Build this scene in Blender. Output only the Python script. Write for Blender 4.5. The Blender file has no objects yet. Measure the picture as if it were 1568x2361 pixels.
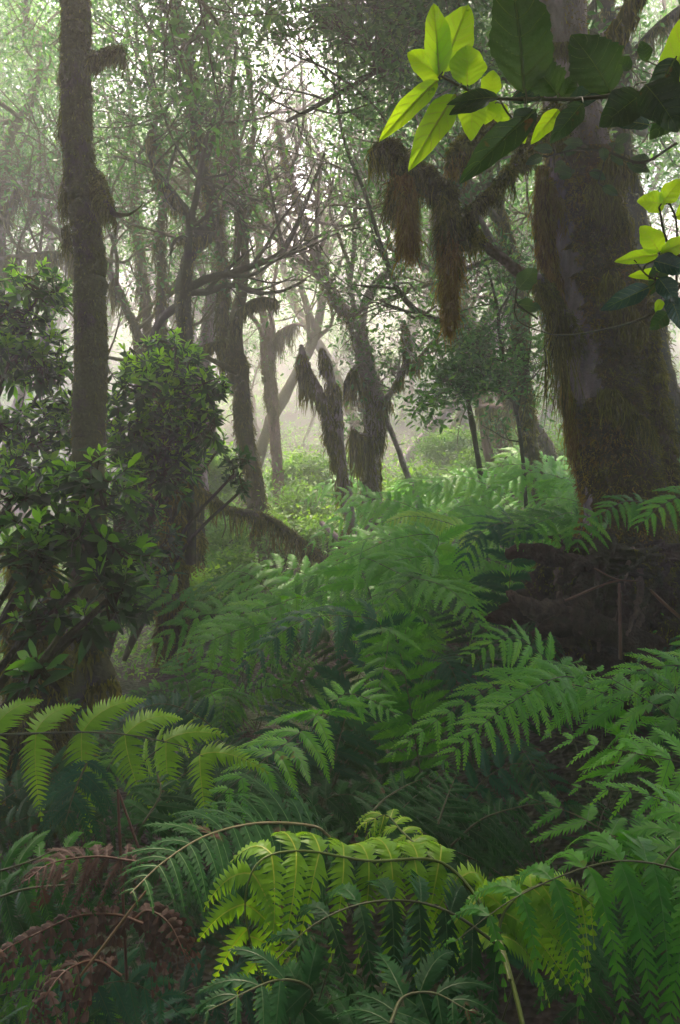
import bpy, math, random
import numpy as np
from mathutils import Vector
R = math.radians
SC = bpy.context.scene
COL = SC.collection
# ------------------------------------------------------------------ camera, light, exposure
cam_d = bpy.data.cameras.new('camera'); cam = bpy.data.objects.new('camera', cam_d); COL.objects.link(cam)
cam_d.sensor_fit = 'VERTICAL'; cam_d.sensor_height = 36; cam_d.lens = 28
cam_d.clip_start = 0.05; cam_d.clip_end = 2000
CAMZ = 1.6
cam.location = (0, 0, CAMZ); cam.rotation_euler = (R(90), 0, 0)
SC.camera = cam
SUN_EL, SUN_AZ = 63.0, -7.0            # ahead of the camera, a little to the left
w = bpy.data.worlds.new("World"); SC.world = w; w.use_nodes = True
nt = w.node_tree
sky = nt.nodes.new('ShaderNodeTexSky'); sky.sky_type = 'NISHITA'; sky.sun_disc = False
sky.sun_elevation = R(SUN_EL); sky.sun_rotation = R(SUN_AZ); sky.dust_density = 3.0; sky.air_density = 1.0
nt.links.new(sky.outputs[0], nt.nodes['Background'].inputs[0])
nt.nodes['Background'].inputs[1].default_value = 0.14
sun_d = bpy.data.lights.new('sun', 'SUN'); sun = bpy.data.objects.new('sun', sun_d); COL.objects.link(sun)
sun_d.energy = 5.0; sun_d.angle = R(4); sun_d.color = (1.0, 0.80, 0.66)
sd = Vector((math.sin(R(SUN_AZ)) * math.cos(R(SUN_EL)), math.cos(R(SUN_AZ)) * math.cos(R(SUN_EL)), math.sin(R(SUN_EL))))
sun.rotation_euler = sd.to_track_quat('Z', 'Y').to_euler()
SC.view_settings.view_transform = 'Standard'; SC.view_settings.look = 'None'
SC.view_settings.exposure = 2.72; SC.view_settings.gamma = 1
SC.render.engine = 'CYCLES'
cy = SC.cycles
cy.use_denoising = True; cy.max_bounces = 6; cy.diffuse_bounces = 3; cy.glossy_bounces = 2; cy.transmission_bounces = 3
cy.volume_bounces = 2; cy.transparent_max_bounces = 8; cy.sample_clamp_indirect = 6
HAZE_DENSITY = 0.0125

# ------------------------------------------------------------------ helpers
K = 36 / 28 / 2361.0
def P(px, py, Y):
    """a spot of the scene seen at (px, py) of a 1568 x 2361 view, Y metres ahead"""
    return np.array([(px - 784) * K * Y, Y, CAMZ + (1180.5 - py) * K * Y])
ANCH = np.array([(0,0,0),(-1,1,-.05),(1,1,.1),(-3,4,.25),(0,3,.2),(1.5,3,.65),(2.5,4.8,1.1),(4.2,4.5,1.5),(-5,8,.35),(-1,8.5,.72),
  (.4,9,1.2),(2.2,9.3,1.45),(5,9,2.0),(-8,15,.2),(-2,15,.75),(2,14,1.35),(7,15,2.3),(-15,30,4.2),(0,30,6.2),(15,30,7.5),(0,22,3.1),(0,60,21),
  (-30,60,19),(30,60,22),(-10,0,.2),(6,0,1.0),(0,-10,0),(-12,-10,0),(12,-10,1.5),(0,5,.45),(-40,20,1),(40,20,6),(1.2,6,.95),(-2,6,.4)], float)
_n = len(ANCH)
def _U(d): d = np.maximum(d, 1e-6); return d * d * np.log(d)
_A = np.zeros((_n + 3, _n + 3))
_A[:_n, :_n] = _U(np.linalg.norm(ANCH[:, None, :2] - ANCH[None, :, :2], axis=2)) + np.eye(_n) * .5
_A[:_n, _n] = 1; _A[:_n, _n+1:] = ANCH[:, :2]; _A[_n, :_n] = 1; _A[_n+1:, :_n] = ANCH[:, :2].T
_S = np.linalg.solve(_A, np.concatenate([ANCH[:, 2], np.zeros(3)]))
def ground(x, y):
    q = np.stack([np.atleast_1d(x), np.atleast_1d(y)], -1).astype(float)
    d = np.linalg.norm(q[:, None] - ANCH[None, :, :2], axis=2)
    z = _U(d) @ _S[:_n] + _S[_n] + q @ _S[_n+1:]
    return z
def gz(x, y): return float(ground(x, y)[0])

class MB:
    def __init__(s): s.v = []; s.q = []; s.t = []; s.qm = []; s.tm = []; s.a = []; s.n = 0
    def add(s, v, quads=None, tris=None, mat=0, val=0.5):
        v = np.asarray(v, float).reshape(-1, 3)
        if quads is not None and len(quads): s.q.append(np.asarray(quads) + s.n); s.qm.append(np.full(len(quads), mat))
        if tris is not None and len(tris): s.t.append(np.asarray(tris) + s.n); s.tm.append(np.full(len(tris), mat))
        s.v.append(v); s.n += len(v)
        s.a.append(np.broadcast_to(np.asarray(val, float), (len(v),)) if np.ndim(val) == 0 else np.asarray(val, float))
    def build(s, name, mats, parent=None, origin=None, smooth=True):
        me = bpy.data.meshes.new(name)
        v = np.concatenate(s.v)
        o = np.zeros(3) if origin is None else np.asarray(origin, float)
        v = v - o
        q = np.concatenate(s.q) if s.q else np.zeros((0, 4), int)
        t = np.concatenate(s.t) if s.t else np.zeros((0, 3), int)
        me.vertices.add(len(v)); me.vertices.foreach_set('co', v.ravel())
        me.loops.add(q.size + t.size); me.loops.foreach_set('vertex_index', np.concatenate([q.ravel(), t.ravel()]).astype(np.int32))
        nf = len(q) + len(t); me.polygons.add(nf)
        st = np.concatenate([np.arange(len(q)) * 4, q.size + np.arange(len(t)) * 3]).astype(np.int32)
        me.polygons.foreach_set('loop_start', st)
        me.polygons.foreach_set('material_index', np.concatenate(s.qm + s.tm).astype(np.int32))
        me.polygons.foreach_set('use_smooth', np.full(nf, smooth))
        at = me.attributes.new('v', 'FLOAT', 'POINT'); at.data.foreach_set('value', np.concatenate(s.a).astype(np.float32))
        me.update(calc_edges=True)
        for m in (mats if isinstance(mats, (list, tuple)) else [mats]): me.materials.append(m)
        ob = bpy.data.objects.new(name, me); COL.objects.link(ob)
        if parent is not None:
            ob.parent = parent
            ob.location = Vector(o) - parent_world(parent)
        else: ob.location = o
        return ob
def parent_world(p):
    l = Vector(p.location)
    while p.parent: p = p.parent; l += Vector(p.location)
    return l
LABELS = {}
def tag(o, label=None, cat=None, group=None, kind=None):
    if label: o['label'] = label
    if cat: o['category'] = cat
    if group: o['group'] = group
    if kind: o['kind'] = kind
    return o
def thing(name, loc, label, cat, group=None):
    o = bpy.data.objects.new(name, None); COL.objects.link(o); o.location = Vector(loc); o.empty_display_size = .1
    return tag(o, label, cat, group)
def nrm(a): return a / np.maximum(np.linalg.norm(a, axis=-1, keepdims=True), 1e-9)
def spline(pts, n):
    """Catmull-Rom through the points, n samples; works on (k, d) arrays"""
    p = np.asarray(pts, float)
    if len(p) == 2: return p[0] + (p[1] - p[0]) * np.linspace(0, 1, n)[:, None]
    e = np.vstack([2 * p[0] - p[1], p, 2 * p[-1] - p[-2]])
    cl = np.concatenate([[0], np.cumsum(np.linalg.norm(np.diff(p[:, :3], axis=0), axis=1))]); cl /= cl[-1]
    t = np.linspace(0, 1, n); i = np.clip(np.searchsorted(cl, t, 'right') - 1, 0, len(p) - 2)
    u = ((t - cl[i]) / np.maximum(cl[i+1] - cl[i], 1e-9))[:, None]
    a, b, c, d = e[i], e[i+1], e[i+2], e[i+3]
    return .5 * (2*b + (c - a)*u + (2*a - 5*b + 4*c - d)*u*u + (3*b - a - 3*c + d)*u**3)
def frames(p):
    T = nrm(np.gradient(p, axis=0)); N = np.zeros_like(T)
    r = np.array([1., 0, 0]) if abs(T[0, 0]) < .8 else np.array([0, 1., 0])
    N[0] = nrm(r - T[0] * (r @ T[0]))
    for i in range(1, len(p)): q = N[i-1] - T[i] * (N[i-1] @ T[i]); N[i] = q / max(np.linalg.norm(q), 1e-9)
    return T, N, np.cross(T, N)
def tube(mb, p, r, m=8, mat=0, lump=0.0, rng=None, val=.5, cap=True):
    p = np.asarray(p, float); n = len(p); r = np.broadcast_to(np.asarray(r, float), (n,))
    T, N, B = frames(p); th = np.arange(m) * 2 * math.pi / m
    rr = np.repeat(r[:, None], m, 1)
    if lump:
        L = np.concatenate([[0], np.cumsum(np.linalg.norm(np.diff(p, axis=0), axis=1))])[:, None] / max(r.mean(), .01)
        f = 0
        for k in range(9):
            a = rng.integers(1, 3 + k); b = rng.uniform(.15, .5 + .35 * k); f = f + np.sin(a * th[None] + b * L + rng.uniform(0, 6.3)) / (1 + .45 * k)
        rr = rr * (1 + lump * f * .5)
    v = p[:, None] + (N[:, None] * np.cos(th)[None, :, None] + B[:, None] * np.sin(th)[None, :, None]) * rr[..., None]
    i = np.arange(n - 1)[:, None]; j = np.arange(m)[None]; k = (j + 1) % m
    q = np.stack([i*m + j, i*m + k, (i+1)*m + k, (i+1)*m + j], -1).reshape(-1, 4)
    mb.add(v, q, mat=mat, val=val)
    if cap:
        for e, fl in ((0, 1), (n - 1, 0)):
            ring = v[e]; c = p[e] + T[e] * r[e] * (.35 if e else -.35)
            a = np.arange(m); b = (a + 1) % m; z = np.full(m, m)
            mb.add(np.vstack([ring, c]), tris=np.stack([a, z, b] if fl else [a, b, z], -1), mat=mat, val=val)
    return v
def ribbons(mb, C, W, S, fold=None, mat=0, val=.5):
    """N strips: C (N,s,3) centre lines, W (N,s) half widths, S (N,3) or (N,s,3) side vectors; fold (N,s,3) offset of the mid line"""
    C = np.asarray(C, float); n, s, _ = C.shape; W = np.broadcast_to(W, (n, s))
    if S.ndim == 2: S = S[:, None]
    o = S * W[..., None]
    vv = val if np.ndim(val) == 0 else None
    if fold is None:
        v = np.stack([C - o, C + o], 2); m = 2
    else:
        v = np.stack([C - o, C + fold, C + o], 2); m = 3
    i = (np.arange(n)[:, None] * s + np.arange(s - 1)[None]) * m
    qs = [np.stack([i + c, i + c + 1, i + m + c + 1, i + m + c], -1).reshape(-1, 4) for c in range(m - 1)]
    if vv is None: vv = np.repeat(np.asarray(val, float).reshape(n, -1), (s * m) // (np.asarray(val).reshape(n, -1).shape[1]), axis=1).ravel()
    mb.add(v, np.concatenate(qs), mat=mat, val=vv)

# ------------------------------------------------------------------ materials
def mat_new(name):
    m = bpy.data.materials.new(name); m.use_nodes = True; t = m.node_tree; t.nodes.clear()
    o = t.nodes.new('ShaderNodeOutputMaterial'); return m, t, o
def nd(t, kind, **kw):
    n = t.nodes.new(kind)
    for k, v in kw.items():
        if k in n.inputs: n.inputs[k].default_value = v
        else: setattr(n, k, v)
    return n
def ramp(t, fac, stops):
    r = t.nodes.new('ShaderNodeValToRGB'); el = r.color_ramp.elements
    while len(el) < len(stops): el.new(.5)
    for e, (p, c) in zip(el, stops): e.position = p; e.color = (*c, 1)
    t.links.new(fac, r.inputs[0]); return r.outputs[0]
def leaf_mat(name, stops, trans=.4, rough=.45, tint=(1.25, 1.15, .45), spots=None, objvar=0.0, nscale=9, spec=.4):
    m, t, o = mat_new(name)
    a = nd(t, 'ShaderNodeAttribute', attribute_name='v')
    tc = nd(t, 'ShaderNodeTexCoord'); nz = nd(t, 'ShaderNodeTexNoise', Scale=nscale, Detail=3.0)
    t.links.new(tc.outputs['Object'], nz.inputs['Vector'])
    ad = nd(t, 'ShaderNodeMath', operation='MULTIPLY_ADD'); t.links.new(nz.outputs[0], ad.inputs[0]); ad.inputs[1].default_value = .5
    sb = nd(t, 'ShaderNodeMath', operation='SUBTRACT'); t.links.new(a.outputs['Fac'], sb.inputs[0]); sb.inputs[1].default_value = .25
    t.links.new(sb.outputs[0], ad.inputs[2]); fac = ad.outputs[0]
    if objvar:
        oi = nd(t, 'ShaderNodeObjectInfo'); m2 = nd(t, 'ShaderNodeMath', operation='MULTIPLY_ADD')
        t.links.new(oi.outputs['Random'], m2.inputs[0]); m2.inputs[1].default_value = objvar; t.links.new(fac, m2.inputs[2])
        m3 = nd(t, 'ShaderNodeMath', operation='SUBTRACT'); t.links.new(m2.outputs[0], m3.inputs[0]); m3.inputs[1].default_value = objvar / 2
        fac = m3.outputs[0]
    c = ramp(t, fac, stops)
    if spots:
        n2 = nd(t, 'ShaderNodeTexNoise', Scale=spots[1], Detail=4.0); t.links.new(tc.outputs['Object'], n2.inputs['Vector'])
        mr = nd(t, 'ShaderNodeMapRange'); mr.inputs[1].default_value = spots[2]; mr.inputs[2].default_value = spots[2] + .05; t.links.new(n2.outputs[0], mr.inputs[0])
        mx = nd(t, 'ShaderNodeMix', data_type='RGBA'); t.links.new(mr.outputs[0], mx.inputs[0]); t.links.new(c, mx.inputs[6]); mx.inputs[7].default_value = (*spots[0], 1); c = mx.outputs[2]
    b = nd(t, 'ShaderNodeBsdfPrincipled', Roughness=rough); b.inputs['Specular IOR Level'].default_value = spec
    t.links.new(c, b.inputs['Base Color'])
    tr = nd(t, 'ShaderNodeBsdfTranslucent'); mu = nd(t, 'ShaderNodeMix', data_type='RGBA', blend_type='MULTIPLY'); mu.inputs[0].default_value = 1
    t.links.new(c, mu.inputs[6]); mu.inputs[7].default_value = (*[x * 1.5 for x in tint], 1); t.links.new(mu.outputs[2], tr.inputs[0])
    bp = nd(t, 'ShaderNodeBump', Strength=.25, Distance=.004); n3 = nd(t, 'ShaderNodeTexNoise', Scale=nscale * 14, Detail=2.0)
    t.links.new(tc.outputs['Object'], n3.inputs['Vector']); t.links.new(n3.outputs[0], bp.inputs['Height']); t.links.new(bp.outputs[0], b.inputs['Normal'])
    ms = nd(t, 'ShaderNodeMixShader'); ms.inputs[0].default_value = trans
    t.links.new(b.outputs[0], ms.inputs[1]); t.links.new(tr.outputs[0], ms.inputs[2]); t.links.new(ms.outputs[0], o.inputs[0])
    return m
def bark_mat(name, bark, bark2, moss, moss2, amount=.5, scale=6., bump=.6, stretch=.35, patch=None):
    m, t, o = mat_new(name); tc = nd(t, 'ShaderNodeTexCoord'); mp = nd(t, 'ShaderNodeMapping'); mp.inputs['Scale'].default_value = (1, 1, stretch)
    t.links.new(tc.outputs['Object'], mp.inputs[0])
    def nz(s, d, v=mp.outputs[0]):
        n = nd(t, 'ShaderNodeTexNoise', Scale=s, Detail=d); n.inputs['Roughness'].default_value = .65; t.links.new(v, n.inputs['Vector']); return n.outputs[0]
    a = nz(scale, 6.); b = nz(scale * 5, 5.); c = nz(scale * .6, 5., tc.outputs['Object']); d = nz(scale * 14, 4., tc.outputs['Object'])
    cb = ramp(t, b, [(.3, bark), (.62, bark2), (.75, tuple(x * 1.6 for x in bark2))]); cm = ramp(t, d, [(.3, moss), (.7, moss2)])
    mr = nd(t, 'ShaderNodeMapRange'); mr.inputs[1].default_value = .62 - amount * .35; mr.inputs[2].default_value = .70 - amount * .35
    su = nd(t, 'ShaderNodeMath', operation='MULTIPLY_ADD'); t.links.new(c, su.inputs[0]); su.inputs[1].default_value = .7
    m4 = nd(t, 'ShaderNodeMath', operation='MULTIPLY'); t.links.new(a, m4.inputs[0]); m4.inputs[1].default_value = .3; t.links.new(m4.outputs[0], su.inputs[2])
    at = nd(t, 'ShaderNodeAttribute', attribute_name='v'); mv = nd(t, 'ShaderNodeMath', operation='MULTIPLY_ADD'); t.links.new(at.outputs['Fac'], mv.inputs[0]); mv.inputs[1].default_value = -.8; mv.inputs[2].default_value = .4
    sv = nd(t, 'ShaderNodeMath', operation='ADD'); t.links.new(su.outputs[0], sv.inputs[0]); t.links.new(mv.outputs[0], sv.inputs[1]); t.links.new(sv.outputs[0], mr.inputs[0])
    mx = nd(t, 'ShaderNodeMix', data_type='RGBA'); t.links.new(mr.outputs[0], mx.inputs[0]); t.links.new(cb, mx.inputs[6]); t.links.new(cm, mx.inputs[7])
    col = mx.outputs[2]
    p = nd(t, 'ShaderNodeBsdfPrincipled', Roughness=.9); p.inputs['Specular IOR Level'].default_value = .25; t.links.new(col, p.inputs['Base Color'])
    bp = nd(t, 'ShaderNodeBump', Strength=bump, Distance=.03); ad = nd(t, 'ShaderNodeMath', operation='ADD'); t.links.new(b, ad.inputs[0]); t.links.new(d, ad.inputs[1])
    t.links.new(ad.outputs[0], bp.inputs['Height']); t.links.new(bp.outputs[0], p.inputs['Normal']); t.links.new(p.outputs[0], o.inputs[0])
    return m
M = {}
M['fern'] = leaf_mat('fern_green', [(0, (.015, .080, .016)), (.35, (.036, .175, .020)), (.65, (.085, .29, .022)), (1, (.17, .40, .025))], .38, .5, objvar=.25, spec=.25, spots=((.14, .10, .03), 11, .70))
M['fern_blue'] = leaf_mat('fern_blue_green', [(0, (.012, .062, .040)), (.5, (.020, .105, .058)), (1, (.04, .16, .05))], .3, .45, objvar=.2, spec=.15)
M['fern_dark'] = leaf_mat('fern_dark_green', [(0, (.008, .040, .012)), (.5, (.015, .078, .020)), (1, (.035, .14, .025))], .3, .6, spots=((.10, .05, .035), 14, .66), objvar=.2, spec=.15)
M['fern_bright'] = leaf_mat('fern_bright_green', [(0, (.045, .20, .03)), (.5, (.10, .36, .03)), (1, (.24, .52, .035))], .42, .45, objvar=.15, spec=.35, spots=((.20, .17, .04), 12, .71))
M['fern_yellow'] = leaf_mat('fern_yellow_green', [(0, (.10, .24, .012)), (.5, (.20, .42, .02)), (1, (.32, .54, .03))], .42, .45, objvar=.1, spec=.35, spots=((.22, .15, .04), 16, .70))
M['fern_young'] = leaf_mat('fern_young', [(0, (.08, .20, .010)), (.5, (.17, .36, .015)), (1, (.30, .50, .02))], .45, .45, objvar=.1, spec=.4)
M['fern_dead'] = leaf_mat('fern_dead', [(0, (.035, .024, .020)), (.5, (.09, .060, .050)), (.75, (.17, .12, .10)), (1, (.24, .13, .04))], .25, .7, tint=(1, .7, .5), nscale=22, spec=.2)
M['rib'] = leaf_mat('fern_rib', [(0, (.05, .16, .035)), (1, (.10, .24, .05))], .2, .5)
M['rib_dark'] = leaf_mat('fern_rib_dark', [(0, (.03, .08, .02)), (1, (.05, .12, .03))], .2, .5)
M['rib_yellow'] = leaf_mat('fern_rib_yellow', [(0, (.30, .38, .03)), (1, (.45, .52, .05))], .2, .5)
M['stalk_young'] = leaf_mat('stalk_young', [(0, (.06, .09, .015)), (1, (.14, .20, .03))], .1, .5)
M['rib_pale'] = leaf_mat('fern_rib_pale', [(0, (.16, .15, .07)), (1, (.30, .26, .12))], .1, .5)
M['stalk'] = leaf_mat('fern_stalk', [(0, (.035, .05, .015)), (1, (.09, .10, .03))], .05, .5)
M['stalk_brown'] = leaf_mat('fern_stalk_brown', [(0, (.07, .032, .018)), (1, (.13, .06, .03))], .05, .5)
M['leaf_far'] = leaf_mat('leaf_far', [(0, (.03, .10, .035)), (.5, (.065, .19, .05)), (1, (.15, .32, .05))], .55, .5, nscale=1.2, objvar=.2)
M['leaf_mid'] = leaf_mat('leaf_mid', [(0, (.016, .070, .028)), (.5, (.040, .14, .038)), (1, (.12, .28, .04))], .5, .4, nscale=2, objvar=.15)
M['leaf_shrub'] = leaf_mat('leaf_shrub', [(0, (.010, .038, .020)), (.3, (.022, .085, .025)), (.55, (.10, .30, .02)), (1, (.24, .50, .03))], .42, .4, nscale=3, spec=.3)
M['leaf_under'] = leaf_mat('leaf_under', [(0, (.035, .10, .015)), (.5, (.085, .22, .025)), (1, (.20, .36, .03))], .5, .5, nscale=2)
M['sprig_young'] = leaf_mat('sprig_young', [(0, (.22, .40, .010)), (1, (.36, .55, .02))], .62, .3, tint=(1.1, 1.1, .3), nscale=30, spots=((.10, .22, .015), 30, .66), spec=.5)
M['sprig_old'] = leaf_mat('sprig_old', [(0, (.014, .045, .008)), (.5, (.026, .075, .010)), (1, (.05, .12, .012))], .30, .28, spots=((.16, .07, .015), 26, .66), nscale=18, spec=.5)
M['sprig_vein'] = leaf_mat('sprig_vein', [(0, (.06, .12, .02)), (1, (.12, .20, .04))], .3, .4)
M['sprig_blue'] = leaf_mat('sprig_glossy', [(0, (.015, .06, .04)), (1, (.03, .09, .06))], .15, .12, nscale=18, spec=.9)
M['stalk_pale'] = leaf_mat('stalk_pale', [(0, (.12, .07, .03)), (1, (.22, .14, .06))], .05, .6)
M['bark_left'] = bark_mat('bark_left', (.030, .025, .026), (.075, .058, .058), (.040, .050, .018), (.085, .095, .03), .62, 5)
M['bark_right'] = bark_mat('bark_right', (.11, .085, .085), (.30, .24, .25), (.030, .032, .008), (.085, .06, .015), .42, 4)
M['bark_mid'] = bark_mat('bark_mid', (.055, .042, .035), (.13, .10, .085), (.05, .055, .016), (.11, .10, .03), .6, 3)
M['bark_pale'] = bark_mat('bark_pale', (.12, .09, .09), (.30, .24, .25), (.06, .06, .02), (.12, .11, .04), .30, 3)
M['bark_red'] = bark_mat('bark_red', (.10, .06, .045), (.20, .13, .10), (.07, .06, .02), (.13, .10, .03), .45, 3)
M['bark_dark'] = bark_mat('bark_dark', (.025, .020, .018), (.055, .045, .04), (.025, .032, .010), (.05, .055, .016), .6, 5)
M['rot'] = bark_mat('rotten_wood', (.020, .011, .008), (.060, .036, .026), (.022, .026, .008), (.05, .05, .014), .40, 5, bump=1.)
M['rot_pale'] = bark_mat('rotten_pale', (.07, .045, .036), (.22, .15, .12), (.04, .04, .015), (.07, .065, .02), .30, 9, bump=1.)
def moss_mat(name, stops, tr=.35):
    return leaf_mat(name, stops, tr, .9, tint=(1.1, 1.0, .5), nscale=4, spec=.1)
M['moss_orange'] = moss_mat('moss_orange', [(0, (.05, .028, .005)), (.45, (.19, .115, .013)), (.75, (.24, .19, .02)), (1, (.30, .28, .03))])
M['moss_olive'] = moss_mat('moss_olive', [(0, (.022, .026, .005)), (.5, (.085, .09, .012)), (1, (.20, .20, .025))])
M['moss_green'] = moss_mat('moss_green', [(0, (.03, .035, .012)), (.5, (.08, .09, .025)), (1, (.17, .18, .045))])

# ------------------------------------------------------------------ haze and ground
def box(mb, c, s):
    v = np.array([[x, y, z] for x in (-1, 1) for y in (-1, 1) for z in (-1, 1)]) * np.array(s) / 2 + np.array(c)
    mb.add(v, [[0,1,3,2],[4,6,7,5],[0,4,5,1],[2,3,7,6],[0,2,6,4],[1,5,7,3]])
if HAZE_DENSITY:
    m, t, o = mat_new('haze_air')
    pv = nd(t, 'ShaderNodeVolumePrincipled', Density=HAZE_DENSITY, Anisotropy=.5); pv.inputs['Color'].default_value = (.98, .97, 1.0, 1)
    t.links.new(pv.outputs[0], o.inputs['Volume'])
    mb = MB(); box(mb, (0, 30, 22), (170, 150, 56)); hz = mb.build('haze', m, smooth=False); tag(hz, kind='stuff', label='pale mist filling the forest', cat='haze')
def ground_mat():
    m, t, o = mat_new('forest_floor'); tc = nd(t, 'ShaderNodeTexCoord')
    n1 = nd(t, 'ShaderNodeTexNoise', Scale=1.3, Detail=6.); n2 = nd(t, 'ShaderNodeTexNoise', Scale=22., Detail=6.); vo = nd(t, 'ShaderNodeTexVoronoi', Scale=34.)
    for n in (n1, n2, vo): t.links.new(tc.outputs['Object'], n.inputs['Vector'])
    c1 = ramp(t, n2.outputs[0], [(.3, (.012, .009, .006)), (.55, (.035, .024, .015)), (.75, (.07, .05, .03))]); c2 = ramp(t, n2.outputs[0], [(.3, (.015, .03, .008)), (.7, (.045, .075, .018))])
    mr = nd(t, 'ShaderNodeMapRange'); mr.inputs[1].default_value = .45; mr.inputs[2].default_value = .6; t.links.new(n1.outputs[0], mr.inputs[0])
    mx = nd(t, 'ShaderNodeMix', data_type='RGBA'); t.links.new(mr.outputs[0], mx.inputs[0]); t.links.new(c1, mx.inputs[6]); t.links.new(c2, mx.inputs[7])
    p = nd(t, 'ShaderNodeBsdfPrincipled', Roughness=.95); t.links.new(mx.outputs[2], p.inputs['Base Color'])
    bp = nd(t, 'ShaderNodeBump', Strength=.8, Distance=.03); t.links.new(vo.outputs[0], bp.inputs['Height']); t.links.new(bp.outputs[0], p.inputs['Normal'])
    t.links.new(p.outputs[0], o.inputs[0]); return m
rg = np.random.default_rng(3)
def ground_sheet():
    def axis(lo, hi, n): # denser near the origin
        t = np.linspace(-1, 1, n); s = np.sign(t) * np.abs(t) ** 2.2; return np.where(s < 0, -s * lo, s * hi)
    xs = axis(-90, 90, 150); ys = axis(-50, 110, 190)
    X, Y = np.meshgrid(xs, ys); Z = ground(X.ravel(), Y.ravel()).reshape(X.shape)
    far = np.maximum(0, np.hypot(X, Y) - 60); Z = np.clip(Z, -.8, 42) + far * .03 
    Z = Z + .03 * np.sin(X * 3.1 + 1.3 * np.sin(Y * 2.3)) * np.sin(Y * 2.7) + .015 * np.sin(X * 11 + Y * 5) * np.sin(Y * 9 - X * 3)
    mb = MB(); n, m_ = X.shape; i = np.arange(n - 1)[:, None] * m_; j = np.arange(m_ - 1)[None]
    q = np.stack([i + j, i + j + 1, i + m_ + j + 1, i + m_ + j], -1).reshape(-1, 4)
    mb.add(np.stack([X, Y, Z], -1), q); g = mb.build('ground', ground_mat()); tag(g, kind='structure', label='dark leaf litter on the sloping forest floor')
ground_sheet()

# ------------------------------------------------------------------ moss, leaves
def hang_moss(mb, pts, rad, n, length, rng, width=.006, spread=1., mat=0, seg=5, clump=0, top=.15):
    """strands hanging from a curve; clump>0 gathers them in uneven tassels"""
    pts = np.asarray(pts, float); t = rng.random(n)
    if clump:
        cc = rng.random(clump); ch = cc[rng.integers(0, clump, n)]; t = np.clip(ch + rng.normal(0, .35 / clump, n), 0, 1)
        lf = (.35 + rng.random(clump) ** 1.5)[np.argmin(np.abs(t[:, None] - cc[None]), 1)]
    else: lf = np.ones(n)
    f = t * (len(pts) - 1); i = np.minimum(f.astype(int), len(pts) - 2); u = (f - i)[:, None]
    p = pts[i] * (1 - u) + pts[i+1] * u
    r = np.interp(t, np.linspace(0, 1, len(np.atleast_1d(rad))), np.atleast_1d(rad)) if np.ndim(rad) else np.full(n, rad)
    th = rng.uniform(0, 2 * math.pi, n); d = np.stack([np.cos(th), np.sin(th), rng.uniform(-.6, .5, n)], -1); d = nrm(d)
    start = p + d * (r * rng.uniform(.5, 1.05, n))[:, None]
    L = length * lf * (.25 + rng.random(n) ** 1.6); s = np.linspace(0, 1, seg)
    out = d * np.array([1, 1, .2]); drift = rng.normal(0, .12, (n, 3)) * [1, 1, 0]
    C = start[:, None] + out[:, None] * (np.sin(s * 2.4) * .22)[None, :, None] * (spread * np.minimum(L, .12))[:, None, None] \
        + drift[:, None] * (s ** 1.3)[None, :, None] * L[:, None, None] - np.array([0, 0, 1.])[None, None] * (s ** 1.25)[None, :, None] * L[:, None, None]
    C[:, 1:, :2] += rng.normal(0, 1, (n, seg - 1, 2)) * (.055 * np.minimum(L, .25))[:, None, None]
    W = width * rng.uniform(.5, 1.3, n)[:, None] * np.array([.8] + [1.] * (seg - 2) + [.15])[None]
    a = rng.uniform(0, math.pi, n); S = np.stack([np.cos(a), np.sin(a), a * 0], -1)
    ribbons(mb, C, W, S, mat=mat, val=np.clip(rng.normal(.5, .22, n), 0, 1))
def snoise(p, f, seed=0):
    r = np.random.default_rng(seed); o = 0
    for k in range(7): w_ = r.normal(0, 1, 3) * f * (1 + .45 * k); o = o + np.sin(p @ w_ + r.uniform(0, 6.3) + 1.2 * np.sin(p @ (w_[[1, 2, 0]] * .6))) / (1 + .35 * k)
    return o / 2.6
def fur(mb, p, nr, rng, length=.03, width=.0025, down=.7, mat=0, seg=4, val=None):
    cl = snoise(p, .75 / length, 4); keep = cl > -.62 + rng.normal(0, .25, len(p)); p, nr, cl = p[keep], nr[keep], cl[keep]
    n = len(p); s = np.linspace(0, 1, seg); L = length * rng.uniform(.4, 1.4, n) * np.clip(1 + .75 * cl, .3, 2)
    d = nrm(nr + rng.normal(0, .6, (n, 3)))
    C = p[:, None] + d[:, None] * (s * (1 - .45 * s))[None, :, None] * L[:, None, None] + np.array([0, 0, -down]) * (s ** 1.6)[None, :, None] * L[:, None, None]
    j = rng.normal(0, 1, (n, seg, 3)); j[:, 0] = 0; C = C + np.cumsum(j, 1) * (L * .13)[:, None, None]
    a = rng.normal(0, 1, (n, 3)); S = nrm(np.cross(d, a)); W = width * np.array([1.] * (seg - 1) + [.2])[None] * rng.uniform(.6, 1.4, n)[:, None]
    ribbons(mb, C, W, S, mat=mat, val=np.clip(rng.normal(.5, .18, n) + .28 * snoise(p, .3 / length, 9), 0, 1) if val is None else val)
def surf_points(v, n, rng, wfun=None):
    """random points and outward normals on a tube's ring array (n,m,3)"""
    N_, m = v.shape[:2]; c = v.mean(1, keepdims=True)
    f = rng.random(n) * (N_ - 1); i = np.minimum(f.astype(int), N_ - 2); u = f - i; j = rng.integers(0, m, n); w_ = rng.random(n); k = (j + 1) % m
    A = v[i, j] * (1 - w_)[:, None] + v[i, k] * w_[:, None]; B = v[i+1, j] * (1 - w_)[:, None] + v[i+1, k] * w_[:, None]
    p = A * (1 - u)[:, None] + B * u[:, None]; cc = c[i, 0] * (1 - u)[:, None] + c[i+1, 0] * u[:, None]
    nr = nrm(p - cc)
    if wfun is not None:
        keep = rng.random(n) < wfun(p, nr, f / (N_ - 1)); p, nr = p[keep], nr[keep]
    return p, nr
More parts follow.
